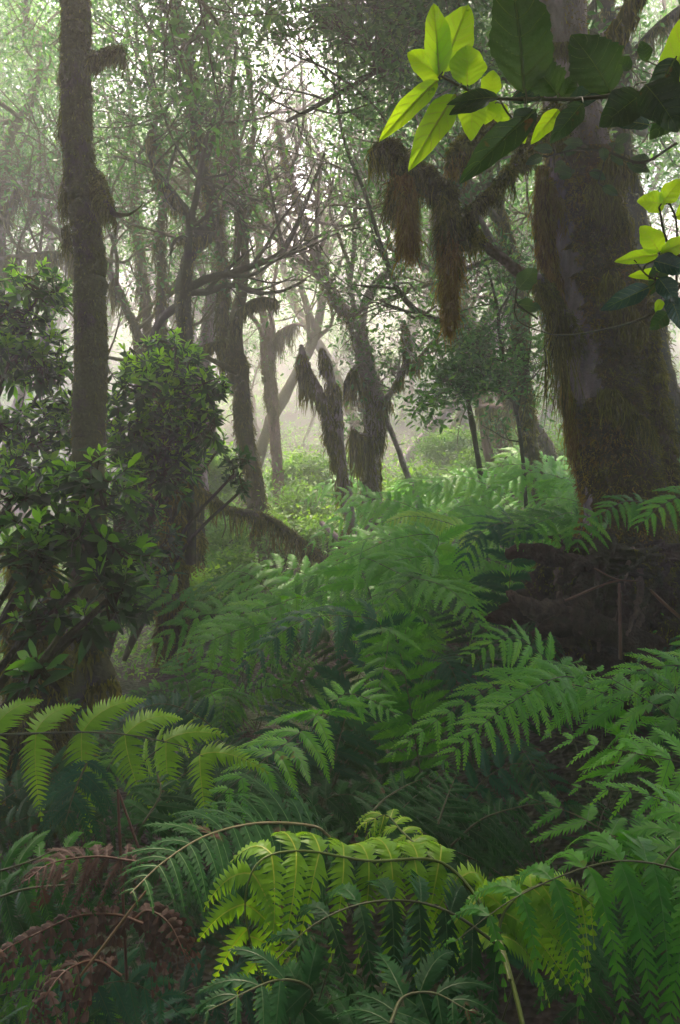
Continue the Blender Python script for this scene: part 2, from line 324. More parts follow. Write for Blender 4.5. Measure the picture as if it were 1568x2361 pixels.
def leaves(mb, pos, size, rng, d=None, mat=0, val=None, up=.6, wid=.42, seg=4):
    n = len(pos)
    if n == 0: return
    if d is None: d = nrm(rng.normal(0, 1, (n, 3)) * [1, 1, .55] + [0, 0, -.1])
    side = nrm(np.cross(d, nrm(rng.normal(0, 1, (n, 3)) * (1 - up) + [0, 0, up]))); nn = np.cross(side, d)
    L = size * rng.uniform(.6, 1.3, n); s = np.linspace(0, 1, seg)
    pr = {3: [.12, 1, .04], 4: [.1, 1, .85, .04], 5: [.08, .8, 1, .65, .03]}[seg]
    cv = rng.uniform(.0, .35, n)
    C = pos[:, None] + d[:, None] * s[None, :, None] * L[:, None, None] - np.array([0, 0, 1.]) * (cv * L)[:, None, None] * (s ** 2)[None, :, None]
    W = (L * wid * .5)[:, None] * np.array(pr)[None]
    fold = -nn[:, None] * (W * .35)[..., None]
    ribbons(mb, C, W, side, fold=fold if seg > 3 else None, mat=mat, val=np.clip(rng.normal(.42, .2, n), 0, 1) if val is None else val)

# ------------------------------------------------------------------ trees
def walk(p, d, L, rng, crook=.25, lift=.1, n=None):
    n = n or max(4, int(L / .22)); st = L / (n - 1); out = [np.array(p, float)]; d = nrm(np.array(d, float))
    for _ in range(n - 1):
        d = nrm(d + rng.normal(0, crook, 3) + [0, 0, lift]); out.append(out[-1] + d * st)
    return np.array(out)
def open_sky(c, rng):
    """leaves left standing round the long gap in the canopy over the valley"""
    y = np.maximum(c[:, 1], .1); a = c[:, 0] / y + .062 + .02 * np.sin(c[:, 2] * 1.1); e = (c[:, 2] - CAMZ) / y
    g = np.exp(-(a / .055) ** 2) * (e > .32) * (e < .60) * .98 + np.exp(-(a / .026) ** 2) * (e >= .60) * .8
    top = (y > 12.5) & (np.abs(c[:, 0] + .05 * y) < .27 * y) & (((e > .5) & (rng.random(len(c)) < .95)) | (rng.random(len(c)) < .6))
    return (c[:, 1] < 5) | ((rng.random(len(c)) > g) & ~top)
class Tree:
    """one tree: stems are given, limbs and twigs grow from them"""
    def __init__(s, seed): s.rng = np.random.default_rng(seed); s.trunk = MB(); s.limbs = MB(); s.crown = MB(); s.moss = MB(); s.nl = 0; s.hm = 0; s.rings = []; s.arms = []
    def newlimb(s): s.arms.append(MB()); return s.arms[-1]
    def stem(s, pts, m=10, lump=.22, n=None, limb=False):
        """pts rows: x, y, z, radius"""
        a = np.array(pts, float); L = np.linalg.norm(np.diff(a[:, :3], axis=0), axis=1).sum()
        q = spline(a, n or max(10, int(L / .1)))
        q[:, :3] += (s.rng.normal(0, 1, (len(q), 3)) * q[:, 3:4] * .05)
        v = tube(s.newlimb() if limb else s.trunk, q[:, :3], np.maximum(q[:, 3], .003), m, lump=lump, rng=s.rng)
        s.rings.append(v); return q
    def branch(s, p, d, L, r, lev, crook=.25, lift=.08, dens=1., leaf=.06, sub=5, lsig=.16):
        q = walk(p, d, L, s.rng, crook, lift); n = len(q); rr = np.linspace(r, r * .3, n)
        q = spline(q, n * 2); rr = np.linspace(r, r * .3, n * 2)
        tube(s.limbs, q, rr, 6 if r > .03 else (4 if r > .01 else 3), lump=.1 if r > .02 else 0, rng=s.rng, cap=False)
        if lev > 0:
            for _ in range(sub):
                t = s.rng.uniform(.25, 1); i = int(t * (len(q) - 1)); dd = q[min(i+1, len(q)-1)] - q[max(i-1, 0)]
                dd = nrm(nrm(dd) + s.rng.normal(0, .75, 3)); s.branch(q[i], dd, L * s.rng.uniform(.4, .65), max(rr[i] * .6, .003), lev - 1, crook, lift, dens, leaf, sub, lsig)
        if lev <= 1 and dens > 0:
            k = max(1, int(L * 38 * dens)) if lev == 0 else int(L * 12 * dens)
            t = s.rng.uniform(.3, 1.05, k); c = q[np.minimum((t * (len(q) - 1)).astype(int), len(q) - 1)] + s.rng.normal(0, lsig * .5, (k, 3))
            c = c[open_sky(c, s.rng)]; leaves(s.crown, c, leaf, s.rng, seg=3 if leaf > .09 else 4); s.nl += k
        return q, rr
    def drape(s, pts, rad, n, L, **kw): hang_moss(s.moss, pts, rad, n, L, s.rng, **kw); s.hm += n
    def furry(s, ring, n, **kw):
        wf = kw.pop('wfun', None); p, nr = surf_points(ring, n, s.rng, wf); fur(s.moss, p, nr, s.rng, **kw); s.hm += n
    def blob(s, c, rad, thick, n, leaf=.13, emin=0):
        """an unseen roofing crown added to shade the foreground: leaf sprays gathered in clumps"""
        r = s.rng; k = 110; u = r.normal(0, 1, (k, 3)); u = nrm(u) * (r.random((k, 1)) ** .4); cl = np.array(c) + u * [rad, rad, thick]
        pos = cl[r.integers(0, k, n)] + r.normal(0, 1, (n, 3)) * [rad * .13, rad * .13, thick * .25]
        if emin: pos = pos[(pos[:, 2] - CAMZ) > emin * np.maximum(pos[:, 1], 0)]
        leaves(s.crown, pos, leaf, r, seg=4)
    def finish(s, name, label, bark, leafm='leaf_mid', mossm='moss_green', cat='tree', group=None, base=None):
        v = (s.trunk.v or s.limbs.v)[0]; b = base if base is not None else v[:8].mean(0)
        T = thing(name, b, label, cat, group)
        if s.trunk.n: s.trunk.build('trunk', M[bark], T)
        for a in s.arms: a.build('limb', M[bark], T)
        if s.limbs.n: s.limbs.build('branches', M[bark], T)
        if s.crown.n: s.crown.build('crown', M[leafm], T)
        if s.moss.n: s.moss.build('hanging_moss', [M[x] for x in (mossm if isinstance(mossm, (list, tuple)) else [mossm])], T)
        return T
def S(*rows):
    """rows (px, py, depth, radius in px) -> x, y, z, r"""
    out = []
    for px, py, Y, r in rows: a = P(px, py, Y); out.append((a[0], a[1], a[2], r * K * Y))
    return out
def plant_foot(rows, drop=.35):
    """carry a stem down into the soil"""
    x, y, z, r = rows[0]; g = gz(x, y); rows = list(rows)
    if z > g + .05: rows.insert(0, (x, y, g - drop, r * 1.25))
    else: rows.insert(0, (x, y, min(z, g) - drop, r * 1.2))
    return rows
def limbs_from(T, q, n, t0, t1, L, r, lev=2, updir=(0, 0, .6), **kw):
    for _ in range(n):
        t = T.rng.uniform(t0, t1); i = int(t * (len(q) - 1)); d = nrm(T.rng.normal(0, 1, 3) * [1, 1, .4] + updir)
        T.branch(q[i, :3], d, L * T.rng.uniform(.6, 1.25), min(r, q[i, 3] * .6), lev, **kw)

def px_of(p):
    """where points stand as seen from the camera, for choosing which side of a trunk is bare"""
    p = np.asarray(p); return 784 + p[..., 0] / (K * p[..., 1]), 1180.5 - (p[..., 2] - CAMZ) / (K * p[..., 1])
# ---- tall trunk on the left
T = Tree(11)
r0 = plant_foot(S((200,1560,4.4,52),(204,1250,4.4,47),(205,1000,4.4,44),(209,800,4.4,44),(207,635,4.4,41),(197,508,4.4,39),(181,380,4.4,41),(177,255,4.4,37.5),(175,120,4.4,37),(174,0,4.4,36.5),(172,-260,4.4,36),(160,-700,4.5,32),(175,-1150,4.6,22)))
r0 = [(x, y, z, r * .86) for x, y, z, r in r0]; q = T.stem(r0, 40, .07, 260)
T.furry(T.rings[0], 26000, length=.016, width=.0022, down=.9, wfun=lambda p, n, f: np.clip(.30 + .6 * (np.abs(n[:, 0]) > .55) + .5 * (p[:, 2] > 2.9) - .25 * (p[:, 2] < 2.4), .08, 1))
b1 = T.stem(S((205,140,4.4,13),(235,128,4.3,10),(262,120,4.25,9),(281,118,4.2,7)), 10, .2, 24, True); T.furry(T.rings[-1], 2500, length=.03, down=.6)
T.drape(b1[:, :3], .012, 700, .10, clump=9, width=.0022)
b2 = T.stem(S((215,400,4.4,16),(240,455,4.3,12),(262,492,4.25,7),(297,494,4.2,3.5),(322,478,4.2,2),(331,466,4.2,1)), 8, .1, 30, True); T.drape(b2[:18, :3], .018, 900, .12, clump=8, width=.0022); T.furry(T.rings[-1][:16], 1800, length=.03)
edge = np.array([P(x, y, 4.4) for x, y in ((146,20),(146,250),(147,390),(151,500),(156,560))]); T.drape(edge, .01, 1500, .10, width=.0022, clump=22)
T.stem(S((178,-300,4.4,20),(120,-480,4.2,14),(40,-700,4.0,8)), 8, .2, 24, True)
for t in (.80, .84, .88, .92, .95, .97, .99): i = int(t * 259); T.branch(q[i, :3], nrm(T.rng.normal(0, 1, 3) * [1, 1, .3] + [0, 0, .6]), 1.9, .035, 2, dens=.8, leaf=.08)
T.blob((-1.5, 5.0, 6.6), 2.8, .9, 9000, .12, .68); T.blob((-.6, 7.2, 7.9), 2.6, .8, 6500, .12, .68)  # leaf masses above the view, added to shade the foreground
T.finish('laurel_tree', 'tall straight trunk with thin moss and a short stub branch, behind the left shrub', 'bark_left', 'leaf_mid', 'moss_green')
# ---- thick mossy trunk on the right
T = Tree(12); YR = 4.0
r0 = plant_foot(S((1432,1330,YR,150),(1446,1220,YR,122),(1444,1165,YR,112),(1420,1040,YR,104),(1402,930,YR,98),(1388,820,YR,92),(1378,700,YR,86),(1360,570,YR,84),(1344,450,YR,84),(1328,340,YR,80),(1308,200,YR,68),(1300,130,YR,66),(1278,0,YR,76),(1250,-180,YR+.1,70),(1235,-500,YR+.2,62),(1260,-900,YR+.3,46),(1230,-1300,YR+.4,30)), .5)
a = np.array(r0, float); a[:, 3] *= .91; qq = spline(a, 300); rngR = T.rng
MBt = MB(); v = tube(MBt, qq[:, :3], qq[:, 3], 64, lump=.13, rng=rngR)
X, Yp = px_of(v); cx = np.interp(Yp, [430,550,700,820,930,1150,1200], [1285,1296,1314,1337,1346,1350,1362])
hw = np.interp(Yp, [400,560,700,800,900,935,1120,1170,1230], [6,15,15,26,24,3,0,9,4]); front = v[..., 1] < qq[:, 1][:, None]
def bare(X, Y_, fr): 
    c = np.interp(Y_, [430,550,700,820,930,1150,1200], [1285,1296,1314,1337,1346,1350,1362]); h = np.interp(Y_, [400,560,700,800,900,940,1120,1170,1230], [8,20,20,34,32,0,0,12,6])
    h = h * (1 + .45 * np.sin(Y_ * .045 + 1) * np.sin(Y_ * .13) + .25 * np.sin(Y_ * .31 + X * .2)); return np.clip(1.5 - np.abs(X - c + 6 * np.sin(Y_ * .07) + 4 * np.sin(Y_ * .19)) / np.maximum(h, 1e-3) , 0, 1) * fr * (h > .5)
br = np.maximum(bare(X, Yp, front), .55 * ((Yp < 330) & front))
MBt.a[0] = (.25 + .75 * br).ravel(); T.trunk = MBt; T.rings.append(v)
def wf(p, n, f):
    X, Y_ = px_of(p); b = bare(X, Y_, (p[:, 1] < YR)); up = np.clip((Y_ - 260) / 160, .10, 1)
    return np.clip((1 - 1.6 * b) * up, 0, 1)
p, nr = surf_points(v[:235], 120000, rngR, wf); Xp, Yq = px_of(p)
# orange moss on the left flank and low down, olive on the right
wo = 1 / (1 + np.exp(-((1350 - Xp) / 34 + 1.6 * np.sin(Yq * .021 + Xp * .013) + 1.2 * (Yq > 1010) + 1.1 * np.sin(Xp * .05 - Yq * .013)))) ; o = rngR.random(len(p)) < wo
Lm = np.where(np.sin(Yq * .06 + 3 * np.sin(Xp * .05)) > .2, .050, .030)
fur(T.moss, p[o], nr[o], rngR, length=.026, width=.0016, down=.6, mat=0, seg=5); fur(T.moss, p[~o], nr[~o], rngR, length=.022, width=.0016, down=.35, mat=1, seg=5)
# ragged curtains along the left edge
for (x0, y0, x1, y1, L, n) in ((1247,380,1262,600,.13,3000),(1262,560,1290,690,.12,1500),(1300,850,1314,960,.08,1300),(1262,420,1330,520,.14,1800),(1312,900,1330,1050,.10,1500)):
    c = np.array([P(x0, y0, YR - .03), P((x0+x1)/2, (y0+y1)/2, YR - .05), P(x1, y1, YR - .04)]); T.drape(c, .018, n, L, clump=26, width=.0022, mat=0)
for (x0, y0, x1, y1, L, n) in ((1380,420,1440,520,.12,1500),(1400,620,1470,760,.13,2000),(1400,900,1500,1000,.10,2200)):
    c = np.array([P(x0, y0, YR - .30), P(x1, y1, YR - .22)]); T.drape(c, .04, n, L, clump=20, width=.0022, mat=1)
# second stem clasping the right side
r1 = S((1545,1300,YR+.05,60),(1530,1150,YR+.05,44),(1508,980,YR+.05,40),(1488,850,YR+.05,36),(1470,730,YR+.05,32),(1450,640,YR+.02,24),(1436,560,YR,12))
T.stem(plant_foot(r1), 28, .15, 120); T.trunk.a[-1] = T.trunk.a[-1] * 0 + .1; T.trunk.a[-2] = T.trunk.a[-2] * 0 + .1; T.trunk.a[-3] = T.trunk.a[-3] * 0 + .1
p, nr = surf_points(T.rings[-1], 26000, rngR); fur(T.moss, p, nr, rngR, length=.035, width=.0022, down=.7, mat=1)
# moss tuft and knob near the top
kn = np.array([P(1395,380,3.62), P(1420,360,3.6), P(1440,385,3.62)]); T.drape(kn, .03, 2200, .11, width=.0022, mat=1)
for (x0,y0,x1,y1) in ((1235,105,1375,95),): T.drape(np.array([P(x0,y0,3.75), P((x0+x1)/2,y0-2,3.70), P(x1,y1,3.76)]), .02, 2200, .06, width=.002, mat=1, spread=2)
# broken stub with long moss, and its crooked mossy limb reaching left
bs = T.stem(S((1330,810,3.9,26),(1304,755,3.84,20),(1280,705,3.78,17),(1258,668,3.74,15),(1241,640,3.7,10)), 16, .2, 40, True)
T.drape(bs[6:, :3], .015, 1100, .12, clump=12, width=.0016, mat=1); T.drape(bs[12:24, :3], .012, 420, .44, clump=3, width=.0018, mat=1); T.furry(T.rings[-1], 6000, length=.026, mat=1)
lb = T.stem(S((1268,700,3.78,13),(1236,658,3.74,14),(1202,634,3.7,13),(1165,602,3.68,12),(1124,570,3.66,11),(1092,545,3.64,12),(1055,501,3.62,14),(1019,433,3.6,15),(977,402,3.58,14),(936,382,3.56,13),(915,352,3.55,14),(893,338,3.54,12),(868,345,3.53,9)), 14, .22, 120, True)
ring = T.rings[-1]
p, nr = surf_points(ring[50:], 21000, rngR); fur(T.moss, p, nr, rngR, length=.038, width=.0017, down=.6, mat=1, seg=5)
T.drape(lb[50:, :3], .03, 3200, .14, clump=20, width=.0024, mat=1)
def tassel(x0, y0, x1, y1, yb, Yd, n, wpx, mat, tip=None):
    """a thick pendulous clump of moss tapering to a ragged tip"""
    rr = T.rng; n = int(n * 1.2); t = rr.beta(1.5, 1.5, n); top = np.stack([x0 + (x1 - x0) * t, y0 + (y1 - y0) * t], -1)
    u = rr.random(n) ** .8; tipx = tip if tip else (x0 + x1) / 2; w_ = (1 - u) ** .75
    cx = tipx + (top[:, 0] - tipx) * w_ * (1 + .35 * np.sin(u * 13 + t * 5)) + rr.normal(0, 3, n) + 7 * np.sin(u * 7 + y0) * (1 - u); cyy = top[:, 1] + (yb - top[:, 1]) * u * .93
    dep = rr.normal(0, 1, n) * .04 * w_; base = np.array([P(a_, b_, Yd) for a_, b_ in zip(cx, cyy)]); base[:, 1] += dep
    nrr = nrm(np.stack([rr.normal(0, 1, n) + (cx - tipx) * .03, rr.normal(-.6, 1, n), rr.normal(-.4, .5, n)], -1))
    core = spline(np.array([[*P((x0+x1)/2, (y0+y1)/2, Yd), (x1-x0)*.33*K*Yd], [*P((x0+x1)/2*.6+tipx*.4, y0*.6+yb*.4, Yd), (x1-x0)*.22*K*Yd], [*P(tipx, y0*.15+yb*.85, Yd), 4*K*Yd]]), 14)
    tube(T.moss, core[:, :3], core[:, 3], 9, lump=.3, rng=rr, mat=mat, val=.25)
    fur(T.moss, base, nrr, rr, length=.05, width=.0015, down=1.3, mat=mat, seg=5)
tassel(912,400,955,415,548,3.55,4200,0,0,943); tassel(902,420,925,440,462,3.58,1500,0,1,912)
tassel(1014,455,1062,520,610,3.58,5500,0,1,1036); tassel(1018,530,1058,550,756,3.58,6000,0,0,1034)
tw = T.stem(S((1290,240,3.85,13),(1258,285,3.75,12),(1239,318,3.7,11),(1188,378,3.62,8),(1143,433,3.58,6),(1100,470,3.56,5),(1066,498,3.55,4)), 10, .2, 70, True)
T.furry(T.rings[-1], 9000, length=.035, mat=1); T.drape(tw[:50, :3], .02, 1900, .10, clump=24, mat=1, width=.0022)
mb_ = T.stem(S((1300,320,3.9,14),(1200,285,3.8,15),(1150,290,3.75,16),(1100,320,3.72,16),(1060,350,3.7,14),(1043,385,3.7,7)), 12, .25, 60, True)
T.furry(T.rings[-1], 11000, length=.045, mat=1); T.drape(mb_[10:, :3], .03, 2000, .10, clump=16, mat=0, width=.0022)
ub = T.stem(S((1355,170,3.9,12),(1395,90,3.7,11),(1440,25,3.5,9),(1490,-60,3.3,7)), 10, .2, 40, True); T.drape(ub[:, :3], .02, 1800, .10, clump=14, mat=1)
cs = T.stem(S((1040,205,3.9,2),(960,262,3.8,2),(1040,380,3.7,2.2),(1120,375,3.7,2.4),(1180,360,3.7,3)), 4, 0, 30, True)
for t in np.linspace(.8, .99, 9): i = int(t * 299); T.branch(qq[i, :3], nrm(rngR.normal(0, 1, 3) * [1, 1, .3] + [0, 0, .4]), 2.6, .05, 2, dens=.8, leaf=.08)
T.blob((1.9, 4.8, 6.5), 2.8, .9, 7000, .12, .68); T.blob((2.0, 7.6, 8.3), 2.8, .8, 6500, .12, .68)  # overhead crowns out of view, added to keep the near mist dark
T.finish('mossy_laurel_tree', 'thick trunk on the right wrapped in orange moss with a bare pale strip', 'bark_right', 'leaf_mid', ('moss_orange', 'moss_olive'), base=qq[2, :3])

# ---- trees of the middle distance (each traced at its own distance)
def mid(seed, label, name, stems, bark, crown=None, moss=None, blobs=(), leafm='leaf_mid', mossm='moss_green', m=12, lump=.2, group=None, mossn=2500):
    T = Tree(seed); qs = []
    for k, st in enumerate(stems):
        st = [(x, y, z, r * (.82 if seed in (21, 22, 23, 25, 26, 29, 40, 41) else .92)) for x, y, z, r in S(*st)]; st = plant_foot(st) if k == 0 else st
        qs.append(T.stem(st, m if k == 0 else 8, lump))
    for c in (crown or []): limbs_from(T, qs[c[0]], c[1], c[2], c[3], c[4], c[5], **(c[6] if len(c) > 6 else {}))
    for bl in blobs: T.blob(*bl)
    if mossn: T.furry(T.rings[0], mossn, length=.05, width=.005, down=.8)
    for c in (moss or []): q = qs[c[0]]; i0, i1 = int(c[1] * (len(q)-1)), int(c[2] * (len(q)-1)) + 1; T.drape(q[i0:i1+1, :3], q[i0:i1+1, 3] , c[3], c[4], width=.006, clump=c[5])
    return T.finish(name, label, bark, leafm, mossm, group=group)
mid(21, 'brown leaning trunk with a fork halfway up, right of the mid green shrub', 'laurel_tree',
  [[(597,1372,9,27),(598,1260,9,28),(594,1177,9,27),(572,1045,9,25),(553,895,9,27),(538,820,9,33),(520,775,9,20),(512,720,9,13),(520,640,9.1,11),(505,520,9.2,10),(520,380,9.3,8),(500,200,9.5,6)],
   [(540,815,9,28),(548,725,8.9,19),(557,669,8.9,17),(545,612,8.9,12),(548,500,8.9,10),(535,380,9,8),(560,200,9,6)],
   [(554,690,8.9,13),(566,594,8.9,12),(562,443,9,10),(585,300,9,7),(570,120,9,5)],
   [(545,860,8.9,9),(459,808,8.5,6),(520,782,8.4,8),(550,722,8.3,9),(587,695,8.2,9),(618,690,8.2,7),(634,691,8.2,4)],
   [(633,690,8.2,3),(631,662,8.2,2.5),(625,652,8.2,1.5)]],
  'bark_mid', [(0,7,.55,1,2.0,.05,dict(dens=.6)),(1,7,.4,1,1.8,.05,dict(dens=.6)),(2,8,.3,1,1.8,.04,dict(dens=.6))], [(3,.3,1,1500,.16,14),(0,.5,.62,900,.35,6)], mossn=7000)
mid(22, 'dark trunk with a strong bend and a long fork, above the mid green shrub', 'laurel_tree',
  [[(450,1250,8,30),(430,1000,8,24),(425,860,8,23),(426,762,8,22),(422,678,8,21),(436,593,8,20),(476,538,8,22),(489,479,8,19),(466,381,8,16),(449,275,8,14),(440,170,8,12),(424,85,8,11),(407,0,8,10),(420,-200,8,8),(400,-420,8,6)],
   [(476,540,8,18),(457,530,7.9,14),(424,475,7.8,10),(373,424,7.7,8),(350,381,7.6,6),(348,300,7.6,4)],
   [(455,545,7.9,9),(420,550,7.8,8),(400,560,7.7,5),(392,590,7.7,3)], [(466,381,8,10),(500,300,7.9,7),(530,220,7.8,5),(545,100,7.8,4)],[(440,170,8,9),(400,120,8.1,7),(340,60,8.2,5),(300,-40,8.3,4)]],
  'bark_dark', [(0,18,.42,1,2.1,.05,dict(dens=.6)),(3,6,.3,1,1.5,.03,dict(dens=.7)),(4,8,.3,1,1.5,.03,dict(dens=.7)),(1,5,.4,1,1.2,.03,dict(dens=.6))], [(0,.55,.8,900,.22,12),(1,.3,1,1200,.22,10),(2,0,1,500,.2,4)], mossn=3500)
mid(23, 'pale central tree forking into a V, its waist hung with ragged moss', 'mossy_laurel_tree',
  [[(866,1256,9,30),(862,1180,9,26),(856,1083,9,25),(862,990,9,28),(866,932,9,27),(850,860,9,24),(836,800,9,24),(822,750,9,24),(800,722,9,19),(776,700,9,16),(753,650,9,13),(730,586,9,12),(700,511,9,10),(678,443,9,9),(652,350,9,8),(640,280,9,6)],
   [(824,765,9,18),(836,715,9,14),(858,669,8.95,14),(896,624,8.9,12),(926,567,8.9,9),(937,530,8.9,7),(960,440,8.9,5),(930,350,8.9,4)],
   [(824,745,9,12),(812,690,9.1,9),(806,640,9.1,8),(815,594,9.1,7),(818,480,9.2,6),(825,380,9.2,4)],
   [(806,612,9.1,6),(780,540,9.2,5),(760,480,9.2,4),(770,400,9.2,3)], [(732,590,9,7),(745,555,8.9,6),(752,535,8.9,4)],
   [(870,950,9,16),(905,900,8.8,10),(935,840,8.7,8),(940,780,8.7,5),(930,740,8.7,3)],[(930,850,8.7,7),(960,830,8.6,5),(995,790,8.6,3),(1010,770,8.6,2)],
   [(862,940,9,14),(840,880,8.9,8),(815,850,8.8,5),(800,880,8.8,4)], [(885,960,9,8),(905,1000,8.9,7),(932,1075,8.8,9),(955,1130,8.8,9),(968,1175,8.8,9)], [(856,1010,9,12),(825,1000,8.8,7),(812,985,8.7,4)]],
  'bark_pale', [(0,12,.62,1,1.4,.03,dict(dens=.35)),(1,9,.4,1,1.2,.03,dict(dens=.35)),(2,8,.4,1,1.2,.025,dict(dens=.35)),(3,5,.3,1,.9,.02,dict(dens=.4)),(5,8,.3,1,.5,.012,dict(dens=.3,sub=6)),(6,6,.2,1,.4,.01,dict(dens=.3,sub=6)),(7,6,.1,1,.4,.01,dict(dens=.3,sub=6)),(0,8,.3,.42,.5,.012,dict(dens=.15,sub=6))],
  [(0,.22,.36,1300,.30,12),(5,.1,1,1500,.20,20),(6,0,1,800,.16,12),(7,0,1,900,.34,7),(9,0,1,800,.38,5),(0,.12,.22,700,.15,10)], mossm='moss_olive', mossn=6000)
mid(24, 'broken snag with two pointed moss-wrapped tips, left of the central V tree', 'tree_snag',
  [[(815,1262,8.4,13),(802,1158,8.4,14),(779,1045,8.4,14),(764,989,8.4,13),(738,914,8.4,14),(708,857,8.4,13),(699,830,8.4,12),(696,795,8.4,4)],
   [(788,1075,8.4,12),(783,1010,8.4,11),(779,960,8.4,11),(770,895,8.4,13),(755,850,8.4,13),(746,818,8.4,11),(742,803,8.4,4)]],
  'bark_pale', [], [(0,.55,.95,1900,.14,16),(1,.45,.95,1700,.14,12),(0,.86,.95,900,.40,3),(0,.45,.7,700,.3,6)], mossm='moss_olive', mossn=500)
mid(25, 'mossy upright trunk with two arms at its top, left of the thick orange trunk', 'laurel_tree',
  [[(1243,1160,8,21),(1228,1060,8,20),(1216,983,8,21),(1207,900,8,20),(1202,845,8,19),(1200,708,8,19),(1190,630,8,19),(1176,580,8,17),(1165,524,8,13),(1142,456,8,11),(1120,387,8,10),(1080,280,8,8),(1030,180,8,6),(980,60,8,5)],
   [(1180,590,8,13),(1152,515,8,12),(1106,456,8,10),(1078,419,8,9),(1010,330,8,7),(960,240,8,5)],[(1200,700,8,9),(1240,620,8.1,7),(1250,500,8.2,6),(1300,380,8.2,5)]],
  'bark_mid', [(0,16,.5,1,2.0,.045,dict(dens=.9)),(1,8,.3,1,1.6,.03,dict(dens=.8)),(2,5,.4,1,1.4,.03)], [(1,0,1,900,.15,12),(0,.4,.6,900,.2,8)], mossm='moss_olive', mossn=9000)
mid(26, 'dark trunk leaning far to the left from between the upright mossy and thick orange trunks', 'laurel_tree',
  [[(1312,1150,10,18),(1280,1075,10,20),(1248,1011,10,21),(1205,955,10,21),(1170,910,10,22),(1140,860,10,22),(1118,823,10,23),(1090,770,10,22),(1055,717,10,20),(1020,660,10,15),(1000,560,10,11),(1000,440,10,9),(960,300,10,6)]],
  'bark_mid', [(0,12,.6,1,2.2,.04,dict(dens=.8))], [(0,.5,.8,900,.3,8)], mossn=5000)
mid(27, 'slender hazy trunk with a mossy crossbar arm, behind and right of the central V tree', 'laurel_tree',
  [[(1190,1140,12,13),(1165,1050,12,14),(1143,983,12,13),(1128,950,12,12),(1106,937,12,10),(1098,890,12,9),(1080,800,12,8),(1070,650,12,6),(1050,500,12,5)],[(1106,940,12,10),(1150,942,11.9,10),(1188,948,11.8,6)],[(1110,950,12,9),(1118,1010,12,11),(1135,1080,12,12),(1165,1140,12,12)]],
  'bark_red', [(0,7,.5,1,1.8,.03)], [(1,0,1,1400,.45,12)], mossm='moss_olive', mossn=3000)
mid(28, 'upright hazy trunk with a mossy side arm, between the leaning forked trunk and the snag', 'laurel_tree',
  [[(665,1310,12.5,14),(655,1200,12.5,15),(646,1158,12.5,15),(634,1008,12.5,14),(622,876,12.5,17),(614,782,12.5,17),(610,735,12.5,10),(596,640,12.6,7),(600,500,12.6,5),(620,330,12.6,4)],[(616,790,12.5,10),(595,750,12.4,6),(575,718,12.4,5),(560,700,12.4,3)],[(625,830,12.5,10),(630,760,12.5,7),(622,700,12.5,5),(640,600,12.5,4),(650,420,12.6,3)],[(628,790,12.5,6),(645,765,12.4,5),(680,748,12.3,4),(700,752,12.3,3)]],
  'bark_red', [(0,7,.6,1,1.8,.03),(2,6,.5,1,1.5,.03)], [(3,0,1,700,.35,8),(0,.4,.6,500,.3,5)], mossn=3500)
mid(29, 'pinkish slanting trunk rising just right of the dark bent trunk', 'laurel_tree',
  [[(462,1250,11,22),(466,900,11,20),(474,800,11,19),(486,700,11,17),(497,620,11,14),(508,551,11,13),(516,450,11,12),(524,381,11,11),(534,212,11,9),(520,60,11,7),(540,-120,11,6)],[(490,690,11,11),(470,640,11,8),(452,600,11,6)],[(510,545,11,9),(498,440,11,7),(470,330,11,5)]],
  'bark_pale', [(0,14,.5,1,2.2,.04,dict(dens=.5)),(2,6,.4,1,1.8,.03,dict(dens=.5))], [(0,.3,.6,700,.2,10)], mossn=3000)
for k, (lab, st, bk) in enumerate([
  ('slim straight trunk between the tall left trunk and the dark bent trunk', [(345,1150,11,14),(341,805,11,13),(331,657,11,12),(320,560,11,10),(313,508,11,9),(305,300,11,7),(290,120,11,5)], 'bark_mid'),
  ('wavy trunk hung with moss, directly left of the dark bent trunk', [(375,1150,9.5,16),(369,784,9.5,15),(374,635,9.5,14),(366,560,9.5,11),(378,466,9.5,11),(373,360,9.5,9),(352,250,9.5,7),(345,60,9.5,5)], 'bark_mid'),
  ('thin trunk leaning left, seen against the mist just right of the tall left trunk', [(335,1150,10.5,10),(322,805,10.5,9),(290,710,10.5,10),(254,627,10.5,9),(225,570,10.5,7),(190,480,10.5,5)], 'bark_mid')]):
    mid(40 + k, lab, 'laurel_tree', [st], bk, [(0,12,.5,1,2.0,.04,dict(dens=.55))], [(0,.35,.8,1800,.32,14)], mossn=2500)
# branchy grey tree in the mist at the far left
mid(45, 'bluish misty tree at the left edge with long crooked limbs', 'laurel_tree',
  [[(-60,1200,10,30),(-30,900,10,26),(-8,640,10,20),(-4,500,10,15),(8,380,10,13),(30,300,10,12),(75,225,10,9),(92,120,10,7),(60,20,10,6),(90,-160,10,5)],
   [(-20,560,10,14),(45,440,9.8,11),(80,470,9.7,10),(105,510,9.6,10),(140,545,9.5,9),(170,600,9.4,6)],[(40,440,9.8,7),(90,450,9.7,6),(150,462,9.7,4)],[(78,225,10,6),(110,270,9.9,4),(140,300,9.9,3)],[(-10,600,10,9),(60,590,9.8,8),(130,585,9.7,6),(170,600,9.7,4)],[(-20,480,10,8),(20,430,10,6),(10,400,10,4)]],
  'bark_mid', [(0,20,.5,1,2.2,.04,dict(dens=.9)),(1,10,.2,1,1.2,.02,dict(dens=.35,crook=.4,lift=0)),(4,10,.1,1,1.1,.02,dict(dens=.2,crook=.4,lift=0)),(2,6,.1,1,.9,.02,dict(dens=.3))], [(4,0,1,1200,.3,14),(1,0,1,800,.25,10)], mossn=2000)
